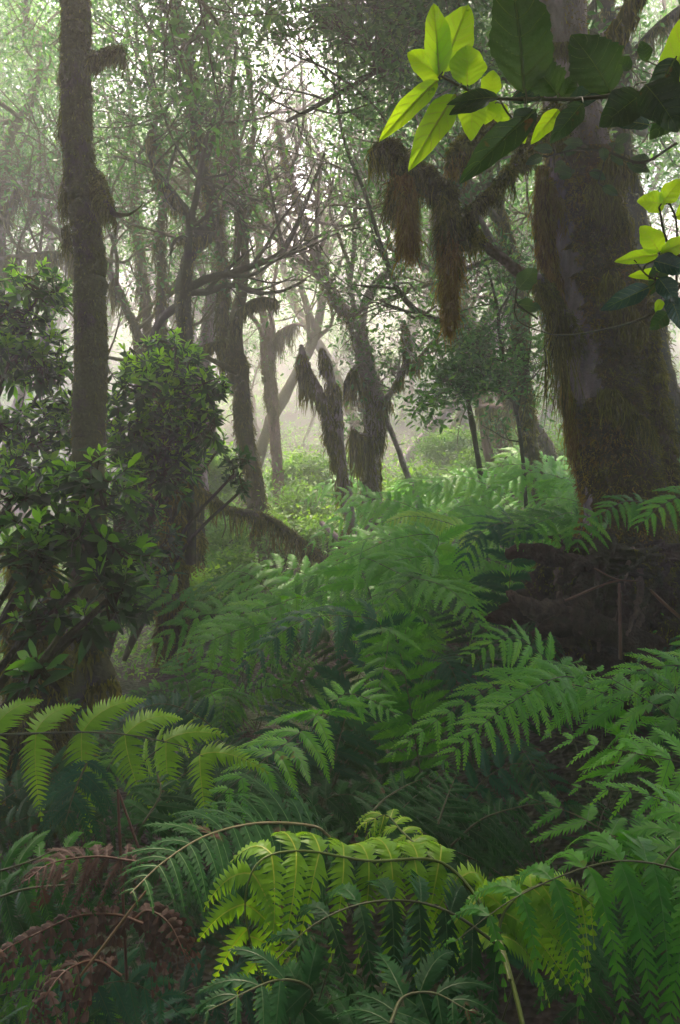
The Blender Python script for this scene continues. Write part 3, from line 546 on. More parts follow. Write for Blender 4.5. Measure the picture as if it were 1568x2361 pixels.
mid(46, 'dark stem right behind the thick orange trunk, at the right edge', 'laurel_tree',
  [[(1600,1200,7,30),(1560,1000,7,27),(1530,850,7,26),(1500,650,7,24),(1465,480,7,24),(1440,350,7,22),(1425,250,7,20),(1440,120,7,18),(1400,0,7,16),(1420,-200,7,12)],[(1462,470,7,16),(1500,560,6.9,14),(1560,600,6.8,12)],[(1435,160,7,13),(1500,80,6.9,11),(1568,20,6.8,9),(1640,-40,6.7,7)],[(1430,130,7,12),(1400,30,7,10),(1360,-60,7,8)]],
  'bark_dark', [(0,12,.55,1,2.0,.04)], [(2,0,1,800,.22,10)], mossn=4000)
# thin leaning tree and its crooked twig in the middle
mid(47, 'very thin dark stem leaning across the bright mist in the centre', 'sapling',
  [[(1120,1180,7.5,7),(1075,900,7.5,7),(1050,780,7.4,8),(1033,748,7.4,8),(985,728,7.4,7),(950,708,7.4,7),(918,668,7.4,7),(905,640,7.4,6),(880,570,7.4,6),(840,443,7.4,5),(806,360,7.4,4.5),(788,300,7.4,4),(770,190,7.4,3)],
   [(915,668,7.4,5),(880,661,7.3,4),(849,660,7.3,3),(812,656,7.3,2)],[(985,728,7.4,4),(955,733,7.3,3.5),(925,712,7.3,3),(890,700,7.3,2),(880,690,7.3,1.5)]],
  'bark_dark', [(0,9,.4,1,.9,.012,dict(dens=.35)),(1,4,.2,1,.5,.008,dict(dens=.4)),(2,4,.2,1,.4,.008,dict(dens=.4))], [], m=8, mossn=0)
mid(48, 'slim leafy sapling with fine forked twigs, just left of the upright mossy trunk', 'sapling',
  [[(1212,1160,7,5),(1200,1010,7,5),(1183,914,7,5),(1161,823,7,5),(1150,760,7,4.5),(1147,708,7,4),(1124,616,7,3)],
   [(1186,930,7,3.5),(1150,900,6.9,3),(1095,897,6.8,2.5),(1040,902,6.7,2),(985,915,6.6,1.5)],[(1192,950,7,3),(1215,850,7,2.5),(1225,780,7,2)],[(1165,835,7,3),(1110,815,6.9,2),(1060,790,6.9,1.5)],[(1150,720,7,3),(1185,660,7,2),(1190,610,7,1.5)],[(1180,905,7,2.5),(1230,870,7,2),(1260,830,7,1.5)]],
  'bark_dark', [(0,12,.4,1,.6,.008,dict(dens=.7,leaf=.055)),(1,16,.3,1,.34,.006,dict(dens=1.8,leaf=.06)),(3,7,.3,1,.4,.006,dict(dens=.8,leaf=.055)),(4,5,.3,1,.4,.006,dict(dens=.7)),(2,5,.3,1,.4,.006,dict(dens=.5)),(5,4,.3,1,.4,.006,dict(dens=.3))], [], m=6, mossn=0)
# dark mossy trunks at the lower left
mid(49, 'dark mossy trunk wrapped in small ferns behind the mid green shrub', 'laurel_tree',
  [[(395,1440,6,40),(395,1330,6,36),(400,1200,6,34),(405,1080,6,32),(400,950,6,28),(392,860,6.1,20),(380,800,6.2,10)],[(440,1300,6,14),(438,1200,6,13),(440,1100,6,8)]],
  'bark_dark', [], [(0,.3,.9,1800,.25,20)], mossm='moss_olive', mossn=14000)
mid(50, 'short dark mossy trunk at the lower left corner of the shrubs with a leaning root', 'tree_stump',
  [[(80,1600,3.6,58),(85,1500,3.6,52),(82,1400,3.6,50),(75,1300,3.6,46),(70,1230,3.6,30)],[(235,1570,3.5,34),(205,1480,3.5,24),(180,1410,3.5,24),(150,1370,3.55,22),(100,1330,3.6,20)]],
  'bark_dark', [], [(1,0,1,1500,.12,16)], mossm='moss_olive', mossn=14000)
mid(51, 'mossy broken stump standing at the foot of the dark fern-wrapped trunk', 'tree_stump',
  [[(452,1400,7,12),(454,1290,7,12),(458,1230,7,10),(455,1205,7,6)]], 'bark_mid', [], [], mossn=3000, mossm='moss_olive')
mid(52, 'knobbly mossy stump at the foot of the snag', 'tree_stump', [[(800,1290,8,18),(802,1250,8,16),(796,1222,8,9)],[(740,1205,8.3,6),(770,1232,8.2,7),(795,1258,8.1,8)]], 'bark_pale', [], [], mossn=4000, mossm='moss_olive')
# fallen branch across the middle
T = Tree(53); q = T.stem(S((768,1306,7.6,10),(708,1260,7.6,9),(670,1230,7.6,9),(610,1192,7.6,8.5),(531,1177,7.5,8),(501,1158,7.4,8),(444,1117,7.2,7),(400,1080,7.1,4)), 9, .25, 60)
T.furry(T.rings[0], 3500, length=.04, width=.004); T.drape(q[:, :3], .02, 1300, .2, clump=20, width=.005)
T.stem(S((505,1160,7.4,3),(515,1185,7.3,2),(520,1215,7.3,1.5),(512,1240,7.3,1)), 4, 0, 12, True)
T.finish('fallen_branch', 'long mossy dead branch slanting down across the leaning forked trunk', 'bark_mid', mossm='moss_olive', cat='branch')
#PART3
# ---- misty trees further back
FAR = MB
def far_tree(x, y, h, seed, r=.12, dens=1., leaf=.10, label=None, lean=0, bark='bark_mid', forks=2, low=.35):
    T = Tree(seed); g = gz(x, y) - .3; rg_ = T.rng
    pts = [(x, y, g, r * 1.25)]; px_, py_ = x, y
    for k, f in enumerate((.15, .3, .45, .6, .8, 1.)):
        px_ += rg_.normal(0, .035 * h) + lean * .15 * h; py_ += rg_.normal(0, .02 * h); pts.append((px_, py_, g + h * f, r * (1.05 - f)))
    q = T.stem(pts, 9, .2, 50); i = rg_.integers(14, 26)
    for _ in range(forks):
        i = rg_.integers(12, 30); s_ = rg_.choice([-1, 1]); b = q[i]
        p2 = [tuple(b[:3]) + (b[3] * .7,)]; x2, z2 = b[0], b[2]
        for f in (.3, .6, 1.): p2.append((b[0] + s_ * h * .16 * f ** .8 + rg_.normal(0, .1), b[1] + rg_.normal(0, .2), b[2] + h * .45 * f, b[3] * (.75 - .6 * f)))
        q2 = T.stem(p2, 6, .1, 24); limbs_from(T, q2, 6, .4, 1, h * .2, .03, dens=dens, leaf=leaf, lsig=.3)
    limbs_from(T, q, 15, low, 1, h * .24, .04, dens=dens, leaf=leaf, lsig=.3)
    if rg_.random() < .6: T.drape(q[8:30, :3], q[8:30, 3], 500, .35, width=.009, clump=8)
    T.finish('laurel_tree', label, bark, 'leaf_far', 'moss_green', group='misty laurel trees in the far background'); return q
fr = np.random.default_rng(77)
spots = [(-7.4,14,10,'just left of the tall left trunk'),(-5.3,16,11,'just right of the tall left trunk'),(-3.9,19,12,'between the tall left trunk and the dark bent trunk'),(-2.6,15,10,'half hidden by the dark bent trunk'),
 (-3.6,23,12,'left of the white gap in the leaves'),(.9,17,11,'behind the central V tree, to its right'),(2.3,20,12,'behind the hanging orange moss'),(3.9,17,10,'behind the upright mossy trunk'),(5.2,22,12,'between the upright mossy trunk and the thick orange trunk'),
 (6.6,16,11,'right of the thick orange trunk'),(-9.5,22,13,'at the far left behind the bluish crooked tree'),(8.2,24,13,'at the far right beyond the thick trunk'),(3.1,13.5,9,'its foot beside the slender trunk with the mossy crossbar'),
 (1.8,25,10,'low in the bright mist right of the centre'),(-.4,30,7,'faint in the brightest mist of the centre'),(-6.5,28,13,'very faint behind the left mid shrub'),(4.8,28,12,'very faint behind the leaning dark trunk'),(7.8,12,10,'dark, close behind the thick orange trunk'),(-8.8,15.5,13,'at the left edge, its crown high in the corner'),(-6.9,18,14,'close behind the tall left trunk, its crown in the top corner'),(-5.0,13,11,'low and crooked, right beside the tall left trunk'),(6.2,19,14,'far behind the thick trunk, its crown above the dark leaves')]
for k, (x, y, h, w_) in enumerate(spots):
    far_tree(x, y, h, 100 + k, r=.10 + .05 * fr.random(), dens=(.75 if y < 20 else .5) * (.3 if k in (14,) else .5 if k in (4, 5, 13) else 1), leaf=.09 if y < 20 else .12, label='misty slender trunk ' + w_, lean=fr.normal(0, .25), bark=['bark_mid', 'bark_red', 'bark_pale'][k % 3], low=.4 if k not in (13, 14) else .55)
protos = [o for o in SC.objects if o.get('group', '').startswith('misty laurel') and o.parent is None][:9]
for k in range(46):
    src = protos[k % 9]; y = 15 + 28 * ((k * .618) % 1) ** .9; f = ((k * .7548 + .13) % 1) * 2 - 1
    x = f * y * .56
    low_ = abs(x + .062 * y) < .02 * y + 2.1
    if low_ and y < 22: continue
    c = src.copy(); COL.objects.link(c); c.location = (x, y, gz(x, y) - .3); c.rotation_euler = (0, 0, k * 1.7); s_ = (.85 + .35 * ((k * .37) % 1)) * (.5 if low_ else 1.1); c.scale = (s_, s_, s_)
    c['label'] = 'faint slender tree among others deep in the mist'; c['group'] = 'faint trees deep in the mist'
    for ch in list(src.children): d = ch.copy(); COL.objects.link(d); d.parent = c
# far thicket
rng = np.random.default_rng(15); nc = 1300; cx_ = rng.uniform(-1, 1, nc); cy_ = 11 + 38 * rng.random(nc) ** 1.3; cx_ = cx_ * cy_ * .55; cz_ = ground(cx_, cy_) + rng.random(nc) ** 1.6 * 1.1
cc_ = np.stack([cx_, cy_, cz_], -1); pk_ = rng.integers(0, nc, 120000); pos = cc_[pk_] + rng.normal(0, .22, (120000, 3)); mb = MB(); leaves(mb, pos, .09, rng, up=.7, seg=3)
tag(mb.build('far_thicket', M['leaf_under']), 'misty green thicket under the distant trees', 'thicket', kind='stuff')
# unseen trees added behind and beside the viewpoint to shade the foreground
for k, (x, y, h) in enumerate([(-3.0,.2,7.5),(3.4,-.6,8),(-2.0,-2.6,8),(1.8,-2.2,8.5),(0,-4.6,9),(-6,3.5,9),(6.2,5.2,9),(-5.5,-1,9),(5.8,-1.5,9)]):
    T = Tree(200 + k); g = gz(x, y) - .3
    q = T.stem([(x, y, g, .2), (x + .1, y - .1, g + h * .4, .16), (x * .9, y * .95, g + h * .7, .11), (x * .75, y * .9, g + h, .04)], 9, .2, 40)
    limbs_from(T, q, 14, .55, 1, 2.3, .05, dens=2.6, leaf=.12, lsig=.5, updir=(0, 0, .35))
    T.blob((x * .8, y * .9, g + h * .88), 3.2, .9, 17000, .14, .68)
    T.finish('laurel_tree', ['leafy tree arching unseen overhead, added for shade, at the %s' % d for d in ('left of the viewpoint','right of the viewpoint','left behind the viewpoint','right behind the viewpoint','very back','far left side','far right bank','back left corner','back right corner')][k], 'bark_dark', 'leaf_mid')

# unseen tree copies added around the viewpoint to darken the near view
rt = [o for o in SC.objects if o.get('label', '').startswith('leafy tree arching')]
for k in range(22):
    a_ = R(205 + 130 * ((k * .618) % 1)) if k < 14 else R([-8, 8, 188, 172, 22, 158, 30, 150][k - 14]); r_ = 8.5 + 7 * ((k * .37) % 1) if k < 14 else 7.5 + (k % 3) * 2
    src = rt[k % 9]; x, y = r_ * math.cos(a_), r_ * math.sin(a_); c = src.copy(); COL.objects.link(c); c.location = (x, y, gz(x, y) - .3); c.rotation_euler = (0, 0, k * 1.3)
    c['label'] = 'unseen tree added around the viewpoint to darken the foreground'; c['group'] = 'added shade trees around the viewpoint'
    for ch in list(src.children): d = ch.copy(); COL.objects.link(d); d.parent = c
rng = np.random.default_rng(25); nc = 700; a_ = rng.uniform(R(148), R(392), nc); r_ = rng.uniform(5.5, 12, nc)  # unseen ring of leaves added to cut side and back light
cc_ = np.stack([r_ * np.cos(a_), r_ * np.sin(a_), np.zeros(nc)], -1); cc_[:, 2] = ground(cc_[:, 0], cc_[:, 1]) + rng.random(nc) * 5.2
cc_ = cc_[np.abs(cc_[:, 0]) > .62 * cc_[:, 1] + 1.6]; pos = cc_[rng.integers(0, len(cc_), 60000)] + rng.normal(0, .32, (60000, 3)); mb = MB(); leaves(mb, pos, .15, rng, up=.5, seg=3)
tag(mb.build('shade_thicket', M['leaf_mid']), 'unseen thicket added beside and behind the viewpoint to block light', 'thicket', kind='stuff')
# ---- shrubs
def rosette(mb, p, d, n, size, rng, young):
    """leaves round a shoot tip, the youngest upright and fresher, brightened further as if lit by open sky"""
    d = nrm(d); a = nrm(np.cross(d, [.3, .9, .2])); b = np.cross(d, a)
    k = np.arange(n); th = k * 2.4 + rng.uniform(0, 6); t = k / n
    el = .25 + 1.0 * (1 - t) * 1.0 - .35 * t
    dd = nrm((a[None] * np.cos(th)[:, None] + b[None] * np.sin(th)[:, None]) * np.cos(el)[:, None] + d[None] * np.sin(el)[:, None])
    pos = p[None] - d[None] * (t * size * .7)[:, None]
    val = np.clip(young * 1.1 * (1 - t) ** .55 + .10 + rng.normal(0, .08, n), 0, 1); L = size * (.65 + .5 * t)  # young leaf tint, with open-sky brightness painted into the tips
    for s_ in (0,):
        side = nrm(np.cross(dd, np.cross(dd, d[None]) * -1 + 1e-6)); side = nrm(np.cross(dd, d[None] + rng.normal(0, .15, (n, 3)))); nn = np.cross(side, dd)
        s = np.linspace(0, 1, 6); Ls = L * rng.uniform(.8, 1.15, n)
        C = pos[:, None] + dd[:, None] * s[None, :, None] * Ls[:, None, None] - np.array([0, 0, 1.]) * (rng.uniform(.08, .4, n) * Ls)[:, None, None] * (s ** 2)[None, :, None]
        W = (Ls * .17)[:, None] * np.array([.15, .62, .95, 1., .62, .02])[None]
        ribbons(mb, C, W, side, fold=-nn[:, None] * (W * .3)[..., None], val=val)
def shrub(seed, label, base, blobs, n, size, young=.75, leafm='leaf_shrub', name='leafy_shrub', n2=0, group=None, bark='bark_dark'):
    """blobs: (px, py, depth, rx px, ry px) clouds of shoots fed by stems from the base"""
    rng = np.random.default_rng(seed); wood = MB(); fol = MB(); b = np.array(base, float)
    tot = sum(bl[3] * bl[4] for bl in blobs)
    for (px, py, Y, rx, ry) in blobs:
        c = P(px, py, Y); R3 = np.array([rx * K * Y, max(rx, ry) * K * Y * .75, ry * K * Y]); cnt = max(4, int(n * rx * ry / tot))
        hub = c - np.array([0, 0, R3[2] * .5]); st = spline(np.array([b, (b + hub) / 2 + [0, 0, (hub - b)[2] * .15], hub]), 10); tube(wood, st, np.linspace(.018, .010, 10), 6)
        mids = [c + rng.normal(0, .4, 3) * R3 for _ in range(max(2, cnt // 9))]
        for m_ in mids: tube(wood, spline(np.array([hub, (hub + m_) / 2 + rng.normal(0, .04, 3), m_]), 6), np.linspace(.009, .005, 6), 4, cap=False)
        for _ in range(cnt):
            u = nrm(rng.normal(0, 1, 3)); tip = c + u * R3 * rng.uniform(.35, 1.38) ; m_ = mids[int(np.argmin([np.sum((tip - x) ** 2) for x in mids]))]
            d = nrm(nrm(tip - m_) + [0, 0, .8]); tw = spline(np.array([m_, (m_ + tip) / 2 - [0, 0, .04], tip]), 6); tube(wood, tw, np.linspace(.004, .002, 6), 3, cap=False)
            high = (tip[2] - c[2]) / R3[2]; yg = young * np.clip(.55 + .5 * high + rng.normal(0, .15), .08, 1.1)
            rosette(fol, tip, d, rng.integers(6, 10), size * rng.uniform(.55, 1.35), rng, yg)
            k = rng.integers(2, 6); pp = tw[rng.integers(2, 6, k)] ; leaves(fol, pp, size * .9, rng, seg=5, val=np.clip(rng.normal(.15, .08, k), 0, 1), wid=.36)
    T = thing(name, b, label, 'shrub', group); wood.build('stems', M[bark], T); fol.build('leaves', M[leafm], T); return T
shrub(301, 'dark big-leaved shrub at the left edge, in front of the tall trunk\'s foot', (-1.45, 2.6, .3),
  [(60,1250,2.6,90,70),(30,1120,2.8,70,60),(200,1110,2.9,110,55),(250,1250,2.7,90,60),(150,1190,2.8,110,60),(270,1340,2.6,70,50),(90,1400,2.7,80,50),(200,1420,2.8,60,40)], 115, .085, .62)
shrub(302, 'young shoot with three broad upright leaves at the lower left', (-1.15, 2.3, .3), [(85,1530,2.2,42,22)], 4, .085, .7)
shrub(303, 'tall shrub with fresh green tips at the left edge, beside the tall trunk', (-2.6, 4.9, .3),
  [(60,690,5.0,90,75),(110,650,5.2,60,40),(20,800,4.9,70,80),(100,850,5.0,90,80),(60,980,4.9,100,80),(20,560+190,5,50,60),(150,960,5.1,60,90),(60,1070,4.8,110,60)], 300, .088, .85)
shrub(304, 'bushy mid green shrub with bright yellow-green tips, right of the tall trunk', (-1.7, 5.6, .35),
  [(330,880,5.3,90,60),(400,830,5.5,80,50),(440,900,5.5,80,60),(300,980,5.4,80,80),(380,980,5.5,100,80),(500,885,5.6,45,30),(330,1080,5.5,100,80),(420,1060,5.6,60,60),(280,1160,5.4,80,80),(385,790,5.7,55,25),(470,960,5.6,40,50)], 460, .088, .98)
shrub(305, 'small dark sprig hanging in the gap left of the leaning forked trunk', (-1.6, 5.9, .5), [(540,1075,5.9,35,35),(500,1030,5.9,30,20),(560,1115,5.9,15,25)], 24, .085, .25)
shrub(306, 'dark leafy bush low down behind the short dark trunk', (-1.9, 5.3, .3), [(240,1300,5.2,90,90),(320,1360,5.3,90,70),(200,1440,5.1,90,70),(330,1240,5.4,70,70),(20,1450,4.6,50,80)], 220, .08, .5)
# understorey bushes in the valley: small leaves, each its own plant
ub = [(510,1330,7.6,90,55,'dark bush left of the leaning forked trunk\'s foot',.5),(455,1370,6.6,60,35,'bright yellow-green bush at the foot of the broken stump',1.2),(520,1240,9.5,70,70,'pale bush between the broken stump and the leaning forked trunk',.8),
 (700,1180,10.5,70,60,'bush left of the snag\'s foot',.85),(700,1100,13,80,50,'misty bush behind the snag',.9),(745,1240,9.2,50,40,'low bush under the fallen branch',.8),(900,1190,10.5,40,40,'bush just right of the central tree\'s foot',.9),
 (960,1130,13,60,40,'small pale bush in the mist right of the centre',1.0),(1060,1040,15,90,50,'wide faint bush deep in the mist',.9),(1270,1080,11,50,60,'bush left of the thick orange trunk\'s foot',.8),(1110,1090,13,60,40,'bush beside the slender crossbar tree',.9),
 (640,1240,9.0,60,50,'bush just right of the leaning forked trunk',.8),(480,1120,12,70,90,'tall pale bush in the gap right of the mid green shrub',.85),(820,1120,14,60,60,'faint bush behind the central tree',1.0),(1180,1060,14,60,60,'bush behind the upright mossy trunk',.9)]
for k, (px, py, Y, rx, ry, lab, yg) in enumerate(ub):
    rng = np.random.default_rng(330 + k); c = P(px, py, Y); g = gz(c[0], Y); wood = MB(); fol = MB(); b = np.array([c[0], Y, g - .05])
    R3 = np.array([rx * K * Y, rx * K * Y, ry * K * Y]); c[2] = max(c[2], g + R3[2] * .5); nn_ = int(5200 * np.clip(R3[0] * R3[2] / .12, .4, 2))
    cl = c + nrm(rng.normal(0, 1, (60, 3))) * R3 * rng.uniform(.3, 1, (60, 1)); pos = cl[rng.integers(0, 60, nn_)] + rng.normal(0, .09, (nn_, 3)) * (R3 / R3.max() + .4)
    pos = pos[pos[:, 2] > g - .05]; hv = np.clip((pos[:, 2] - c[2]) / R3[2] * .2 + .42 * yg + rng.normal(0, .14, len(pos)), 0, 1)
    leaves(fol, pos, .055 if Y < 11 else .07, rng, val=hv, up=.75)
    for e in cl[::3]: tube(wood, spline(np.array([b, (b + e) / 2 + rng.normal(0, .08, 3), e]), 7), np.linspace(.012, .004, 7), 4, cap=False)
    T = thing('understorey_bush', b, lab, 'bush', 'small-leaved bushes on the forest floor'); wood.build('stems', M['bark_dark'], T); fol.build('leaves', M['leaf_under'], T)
# low herbs and seedlings carpeting the valley floor
rng = np.random.default_rng(5); n = 60000
x = rng.uniform(-9, 9, n); y = 5.6 + 20 * rng.random(n) ** 1.5; x = x * y / 14; z = ground(x, y); keep = np.sin(x * 2.1 + y) + np.sin(y * 1.7 - x) + rng.normal(0, .7, n) > -.8
pos = np.stack([x, y, z + rng.gamma(2, .045, n)], -1)[keep]; mb = MB(); leaves(mb, pos, .05, rng, up=.8); tag(mb.build('undergrowth', M['leaf_under']), 'low green herbs and seedlings on the valley floor', 'undergrowth', kind='stuff')

# ---- ferns
UP = np.array([0, 0, 1.])
def frond(blade, ribs, stalk, ctrl, Wd, n, rng, la=26, t0=.35, droop=.35, sweep=.15, pl=.19, ang=(12, 50), plane=(0, -.85, 1), young=0., ragged=0., lobe=1., ribw=.0009, rad=.0024, sp=None, fold=.25, prof=None, seg=4, fill=1.12):
    q = spline(np.array(ctrl, float), 60); T = nrm(np.gradient(q, axis=0))
    tube(stalk, q, np.linspace(rad * 1.3, rad * .35, 60), 5, val=.5, cap=False)
    u = np.linspace(.0, .985, n); idx = (t0 + (1 - t0) * u) * 59; i = np.minimum(idx.astype(int), 58); f = (idx - i)[:, None]
    c = q[i] * (1 - f) + q[i+1] * f; t = nrm(T[i] * (1 - f) + T[i+1] * f); up = nrm(np.array(plane, float))
    Sd = nrm(np.cross(t, up[None])); N = np.cross(Sd, t)
    pr = (np.minimum(1, .62 + 1.6 * u) * (1 - u) ** .62 + .03) if prof is None else prof(u)
    two = lambda a: np.concatenate([a, a]); side = np.concatenate([np.ones(n), -np.ones(n)])
    L = two(Wd * pr) * rng.uniform(.9, 1.08, 2 * n); a = np.radians(two(ang[0] + (ang[1] - ang[0]) * u ** 1.3) + rng.normal(0, 4, 2 * n))
    c = two(c) + two(t) * rng.normal(0, .004, (2 * n, 1)); t = two(t); N = two(N); Sv = two(Sd) * side[:, None]
    D = Sv * np.cos(a)[:, None] + t * np.sin(a)[:, None] + N * rng.normal(.06 - fold * .3, .07, (2 * n, 1)); D = nrm(D)
    dr = droop * rng.uniform(.7, 1.35, 2 * n); sw = sweep * rng.uniform(.5, 1.5, 2 * n)
    curl = young * rng.uniform(.6, 1.3, 2 * n)
    def pos(k, s):
        Lk = L[k][:, None]; ss = s[:, None]
        return c[k] + D[k] * Lk * ss + t[k] * (sw[k][:, None] * Lk * ss ** 2) - UP * (dr[k][:, None] * Lk * ss ** 2) - N[k] * (curl[k][:, None] * Lk * ss ** 3)
    def tan(k, s): return nrm(pos(k, s + .01) - pos(k, s - .01))
    # midribs
    k = np.repeat(np.arange(2 * n), 8); s = np.tile(np.linspace(0, .97, 8), 2 * n); pk = pos(k, s).reshape(2 * n, 8, 3); tk = tan(k, s); Nk = nrm(np.cross(np.cross(tk, N[k]), tk)); sk = np.cross(tk, Nk)
    ribbons(ribs, pk + (Nk * .0012).reshape(2 * n, 8, 3), np.linspace(ribw, ribw * .35, 8)[None], sk.reshape(2 * n, 8, 3), val=.5, mat=0)
    # segments
    spc = sp or max(.004, pl * Wd * .20); m = np.maximum(5, (L / spc).astype(int)); tot = m.sum(); k = np.repeat(np.arange(2 * n), m); j = np.arange(tot) - np.repeat(np.cumsum(m) - m, m)
    s = (j + .6) / m[k]; base = pos(k, s); tk = tan(k, s); Nk = nrm(np.cross(np.cross(tk, N[k]), tk)); sk = np.cross(tk, Nk)
    ln = pl * L * 1.; l = ln[k] * np.minimum(1, .7 + 2 * s) * (1 - s ** 2.2) ** .9 + .0015; l = l * (1 - ragged * (rng.random(tot) < .25) * rng.random(tot))
    wv = .5 * (L / m)[k] * fill * (1 + .15 * np.minimum(lobe, 1)); pv = np.repeat(rng.normal(.5, .10, 2 * n), 1)[k]
    s4 = np.linspace(0, 1, seg); wp = {4: [1.05, .98, .66, .04], 5: [1.05, 1.02, .86, .52, .03]}[seg]
    for sd in (1, -1):
        b = np.radians(la + 18 * s + rng.normal(0, 4, tot)); d = nrm(sk * sd * np.cos(b)[:, None] + tk * np.sin(b)[:, None] + Nk * rng.normal(fold * .35, .08, (tot, 1)))
        cr = rng.uniform(.05, .35, tot) + ragged * rng.uniform(0, .8, tot) + young * .5
        C = base[:, None] + d[:, None] * (s4[None, :] * l[:, None])[..., None] + tk[:, None] * (.22 * l[:, None] * s4[None] ** 2)[..., None] - Nk[:, None] * (cr[:, None] * l[:, None] * s4[None] ** 2)[..., None]
        W = wv[:, None] * np.array(wp)[None]
        ribbons(blade, C, W, nrm(tk + .15 * Nk * sd), val=np.clip(pv + rng.normal(0, .05, tot) + .15 * (s - .5), 0, 1))
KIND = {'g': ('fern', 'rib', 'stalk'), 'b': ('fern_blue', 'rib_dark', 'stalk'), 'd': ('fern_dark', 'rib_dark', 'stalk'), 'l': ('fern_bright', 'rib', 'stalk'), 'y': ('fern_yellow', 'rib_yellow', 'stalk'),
        'n': ('fern_young', 'rib_yellow', 'stalk_young'), 'x': ('fern_dead', 'stalk_brown', 'stalk_brown'), 'p': ('fern_dark', 'rib', 'rib_pale')}
NF = 0
def build_frond(T, kind, ctrl, Wd, n, rng, label=None, **kw):
    global NF; NF += 1
    b, r, s = MB(), MB(), MB()
    if kind not in 'nyxp':
        bl = np.linalg.norm(np.diff(np.asarray(ctrl, float), axis=0), axis=1).sum() * (1 - kw.get('t0', .35)); n = int(np.clip(bl / (1.28 * kw.get('pl', .19) * Wd), 7, 22))
    frond(b, r, s, ctrl, Wd, n, rng, **kw); k = KIND[kind]; o = np.asarray(ctrl[0])
    fo = b.build('frond', M[k[0]], T, origin=o); r.build('midribs', M[k[1]], fo, origin=o); s.build('stalk', M[k[2]], fo, origin=o)
    if label: fo['label'] = label
    return fo
def fern(seed, label, base, heroes=(), nfill=5, L=.8, Wd=.17, kind='g', H=.55, kinds=None, name='fern', az=None, npair=15, group=None, **kw):
    rng = np.random.default_rng(seed); b = np.array([base[0], base[1], gz(base[0], base[1]) - .03]); T = thing(name, b, label, 'fern', group)
    for h in heroes:
        pts, W_, n_, k_ = h[:4]; o = dict(h[4]) if len(h) > 4 else {}
        c = [P(*p) for p in pts]; st = o.pop('direct', False)
        if not st:
            c0 = c[0]; mid_ = b * .35 + c0 * .65 + [0, 0, .0]; mid_[2] = b[2] + (c0[2] - b[2]) * .75; full = np.array([b, mid_] + c)
            seg = np.linalg.norm(np.diff(full, axis=0), axis=1); o.setdefault('t0', seg[:2].sum() / seg.sum())
        else: full = np.array(c); o.setdefault('t0', .02)
        build_frond(T, k_, full, W_, n_, rng, **o)
    for i in range(nfill):
        th = (i * 2.4 + rng.uniform(-.4, .4)) if az is None else rng.uniform(*az)
        d = np.array([math.cos(th), math.sin(th), 0]); l = L * rng.uniform(.75, 1.15); h_ = H * rng.uniform(.75, 1.15)
        ct = [b, b + d * l * .22 + UP * h_ * .75, b + d * l * .6 + UP * h_ * 1.05, b + d * l * 1.0 + UP * h_ * rng.uniform(.45, .9)]
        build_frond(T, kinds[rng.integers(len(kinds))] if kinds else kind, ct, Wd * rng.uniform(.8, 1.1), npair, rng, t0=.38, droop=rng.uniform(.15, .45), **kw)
    return T
A = math.pi
# near row
fern(401, 'bright yellow-green fern with broad drooping leaflets at the left edge', (-1.15, 2.1),
  [([(-120,1700,2.0),(60,1692,2.0),(250,1690,2.0),(400,1715,1.95),(470,1745,1.9)], .175, 7, 'y', dict(droop=.40, young=.12, ang=(-4, 42), sweep=.35, seg=5, pl=.30, la=10, sp=.0068, fill=1.1, direct=True, rad=.003, t0=.0, plane=(0,-1.0,1), prof=lambda u: .62 + .38 * (1 - u) ** .5)), ([(300,1860,2.15),(330,1760,2.1),(420,1700,2.05),(500,1690,2.0)], .11, 8, 'y', dict(droop=.3, direct=True, t0=.3, seg=5, sp=.0075))], 2, kinds='g', H=.5)
fern(402, 'fresh green fern fanning out right of the yellow-green one, centre left', (-.35, 2.6),
  [([(745,1640,2.5),(690,1690,2.42),(600,1760,2.3),(500,1840,2.2),(450,1880,2.15)], 0.201, 18, 'l', dict(droop=.3, ang=(8, 35), seg=5, sweep=.2, plane=(0,-.35,1))),
   ([(760,1640,2.5),(800,1600,2.55),(870,1620,2.5),(915,1650,2.45)], 0.122, 12, 'l', dict(droop=.2))], 3, kinds='ddb', H=.5)
fern(403, 'big bright green fern spilling down in front of the rotten stump', (.95, 2.9),
  [([(1470,1640,2.5),(1330,1580,2.6),(1180,1570,2.62),(1040,1640,2.5),(900,1740,2.35)], 0.226, 26, 'l', dict(droop=.38, ang=(14, 52), seg=5, t0=.20)),
   ([(1330,1600,2.8),(1270,1530,2.85),(1180,1470,2.8),(1060,1520,2.65)], 0.171, 18, 'l', dict(droop=.3)),
   ([(1390,1600,2.7),(1300,1560,2.6),(1180,1620,2.4),(1060,1720,2.25),(1000,1790,2.2)], 0.183, 19, 'l', dict(droop=.35, seg=5))], 2, kinds='ddb')
fern(404, 'large mid green fern arching in from the right edge, leaflets like combs', (1.55, 2.3),
  [([(1640,1700,2.2),(1560,1660,2.2),(1470,1600,2.3),(1400,1560,2.4),(1330,1520,2.5)], 0.268, 14, 'g', dict(droop=.28, ang=(-25, 40), seg=5, t0=.25)),
   ([(1680,1800,1.9),(1580,1760,1.9),(1480,1740,1.9),(1380,1720,2.0),(1250,1690,2.1)], 0.244, 12, 'l', dict(droop=.3, ang=(0, 45), seg=5, t0=.2)),
   ([(1700,1900,1.8),(1600,1870,1.75),(1480,1830,1.7),(1320,1815,1.7)], 0.195, 14, 'l', dict(droop=.3, seg=5, t0=.2))], 2, kinds='ddb')
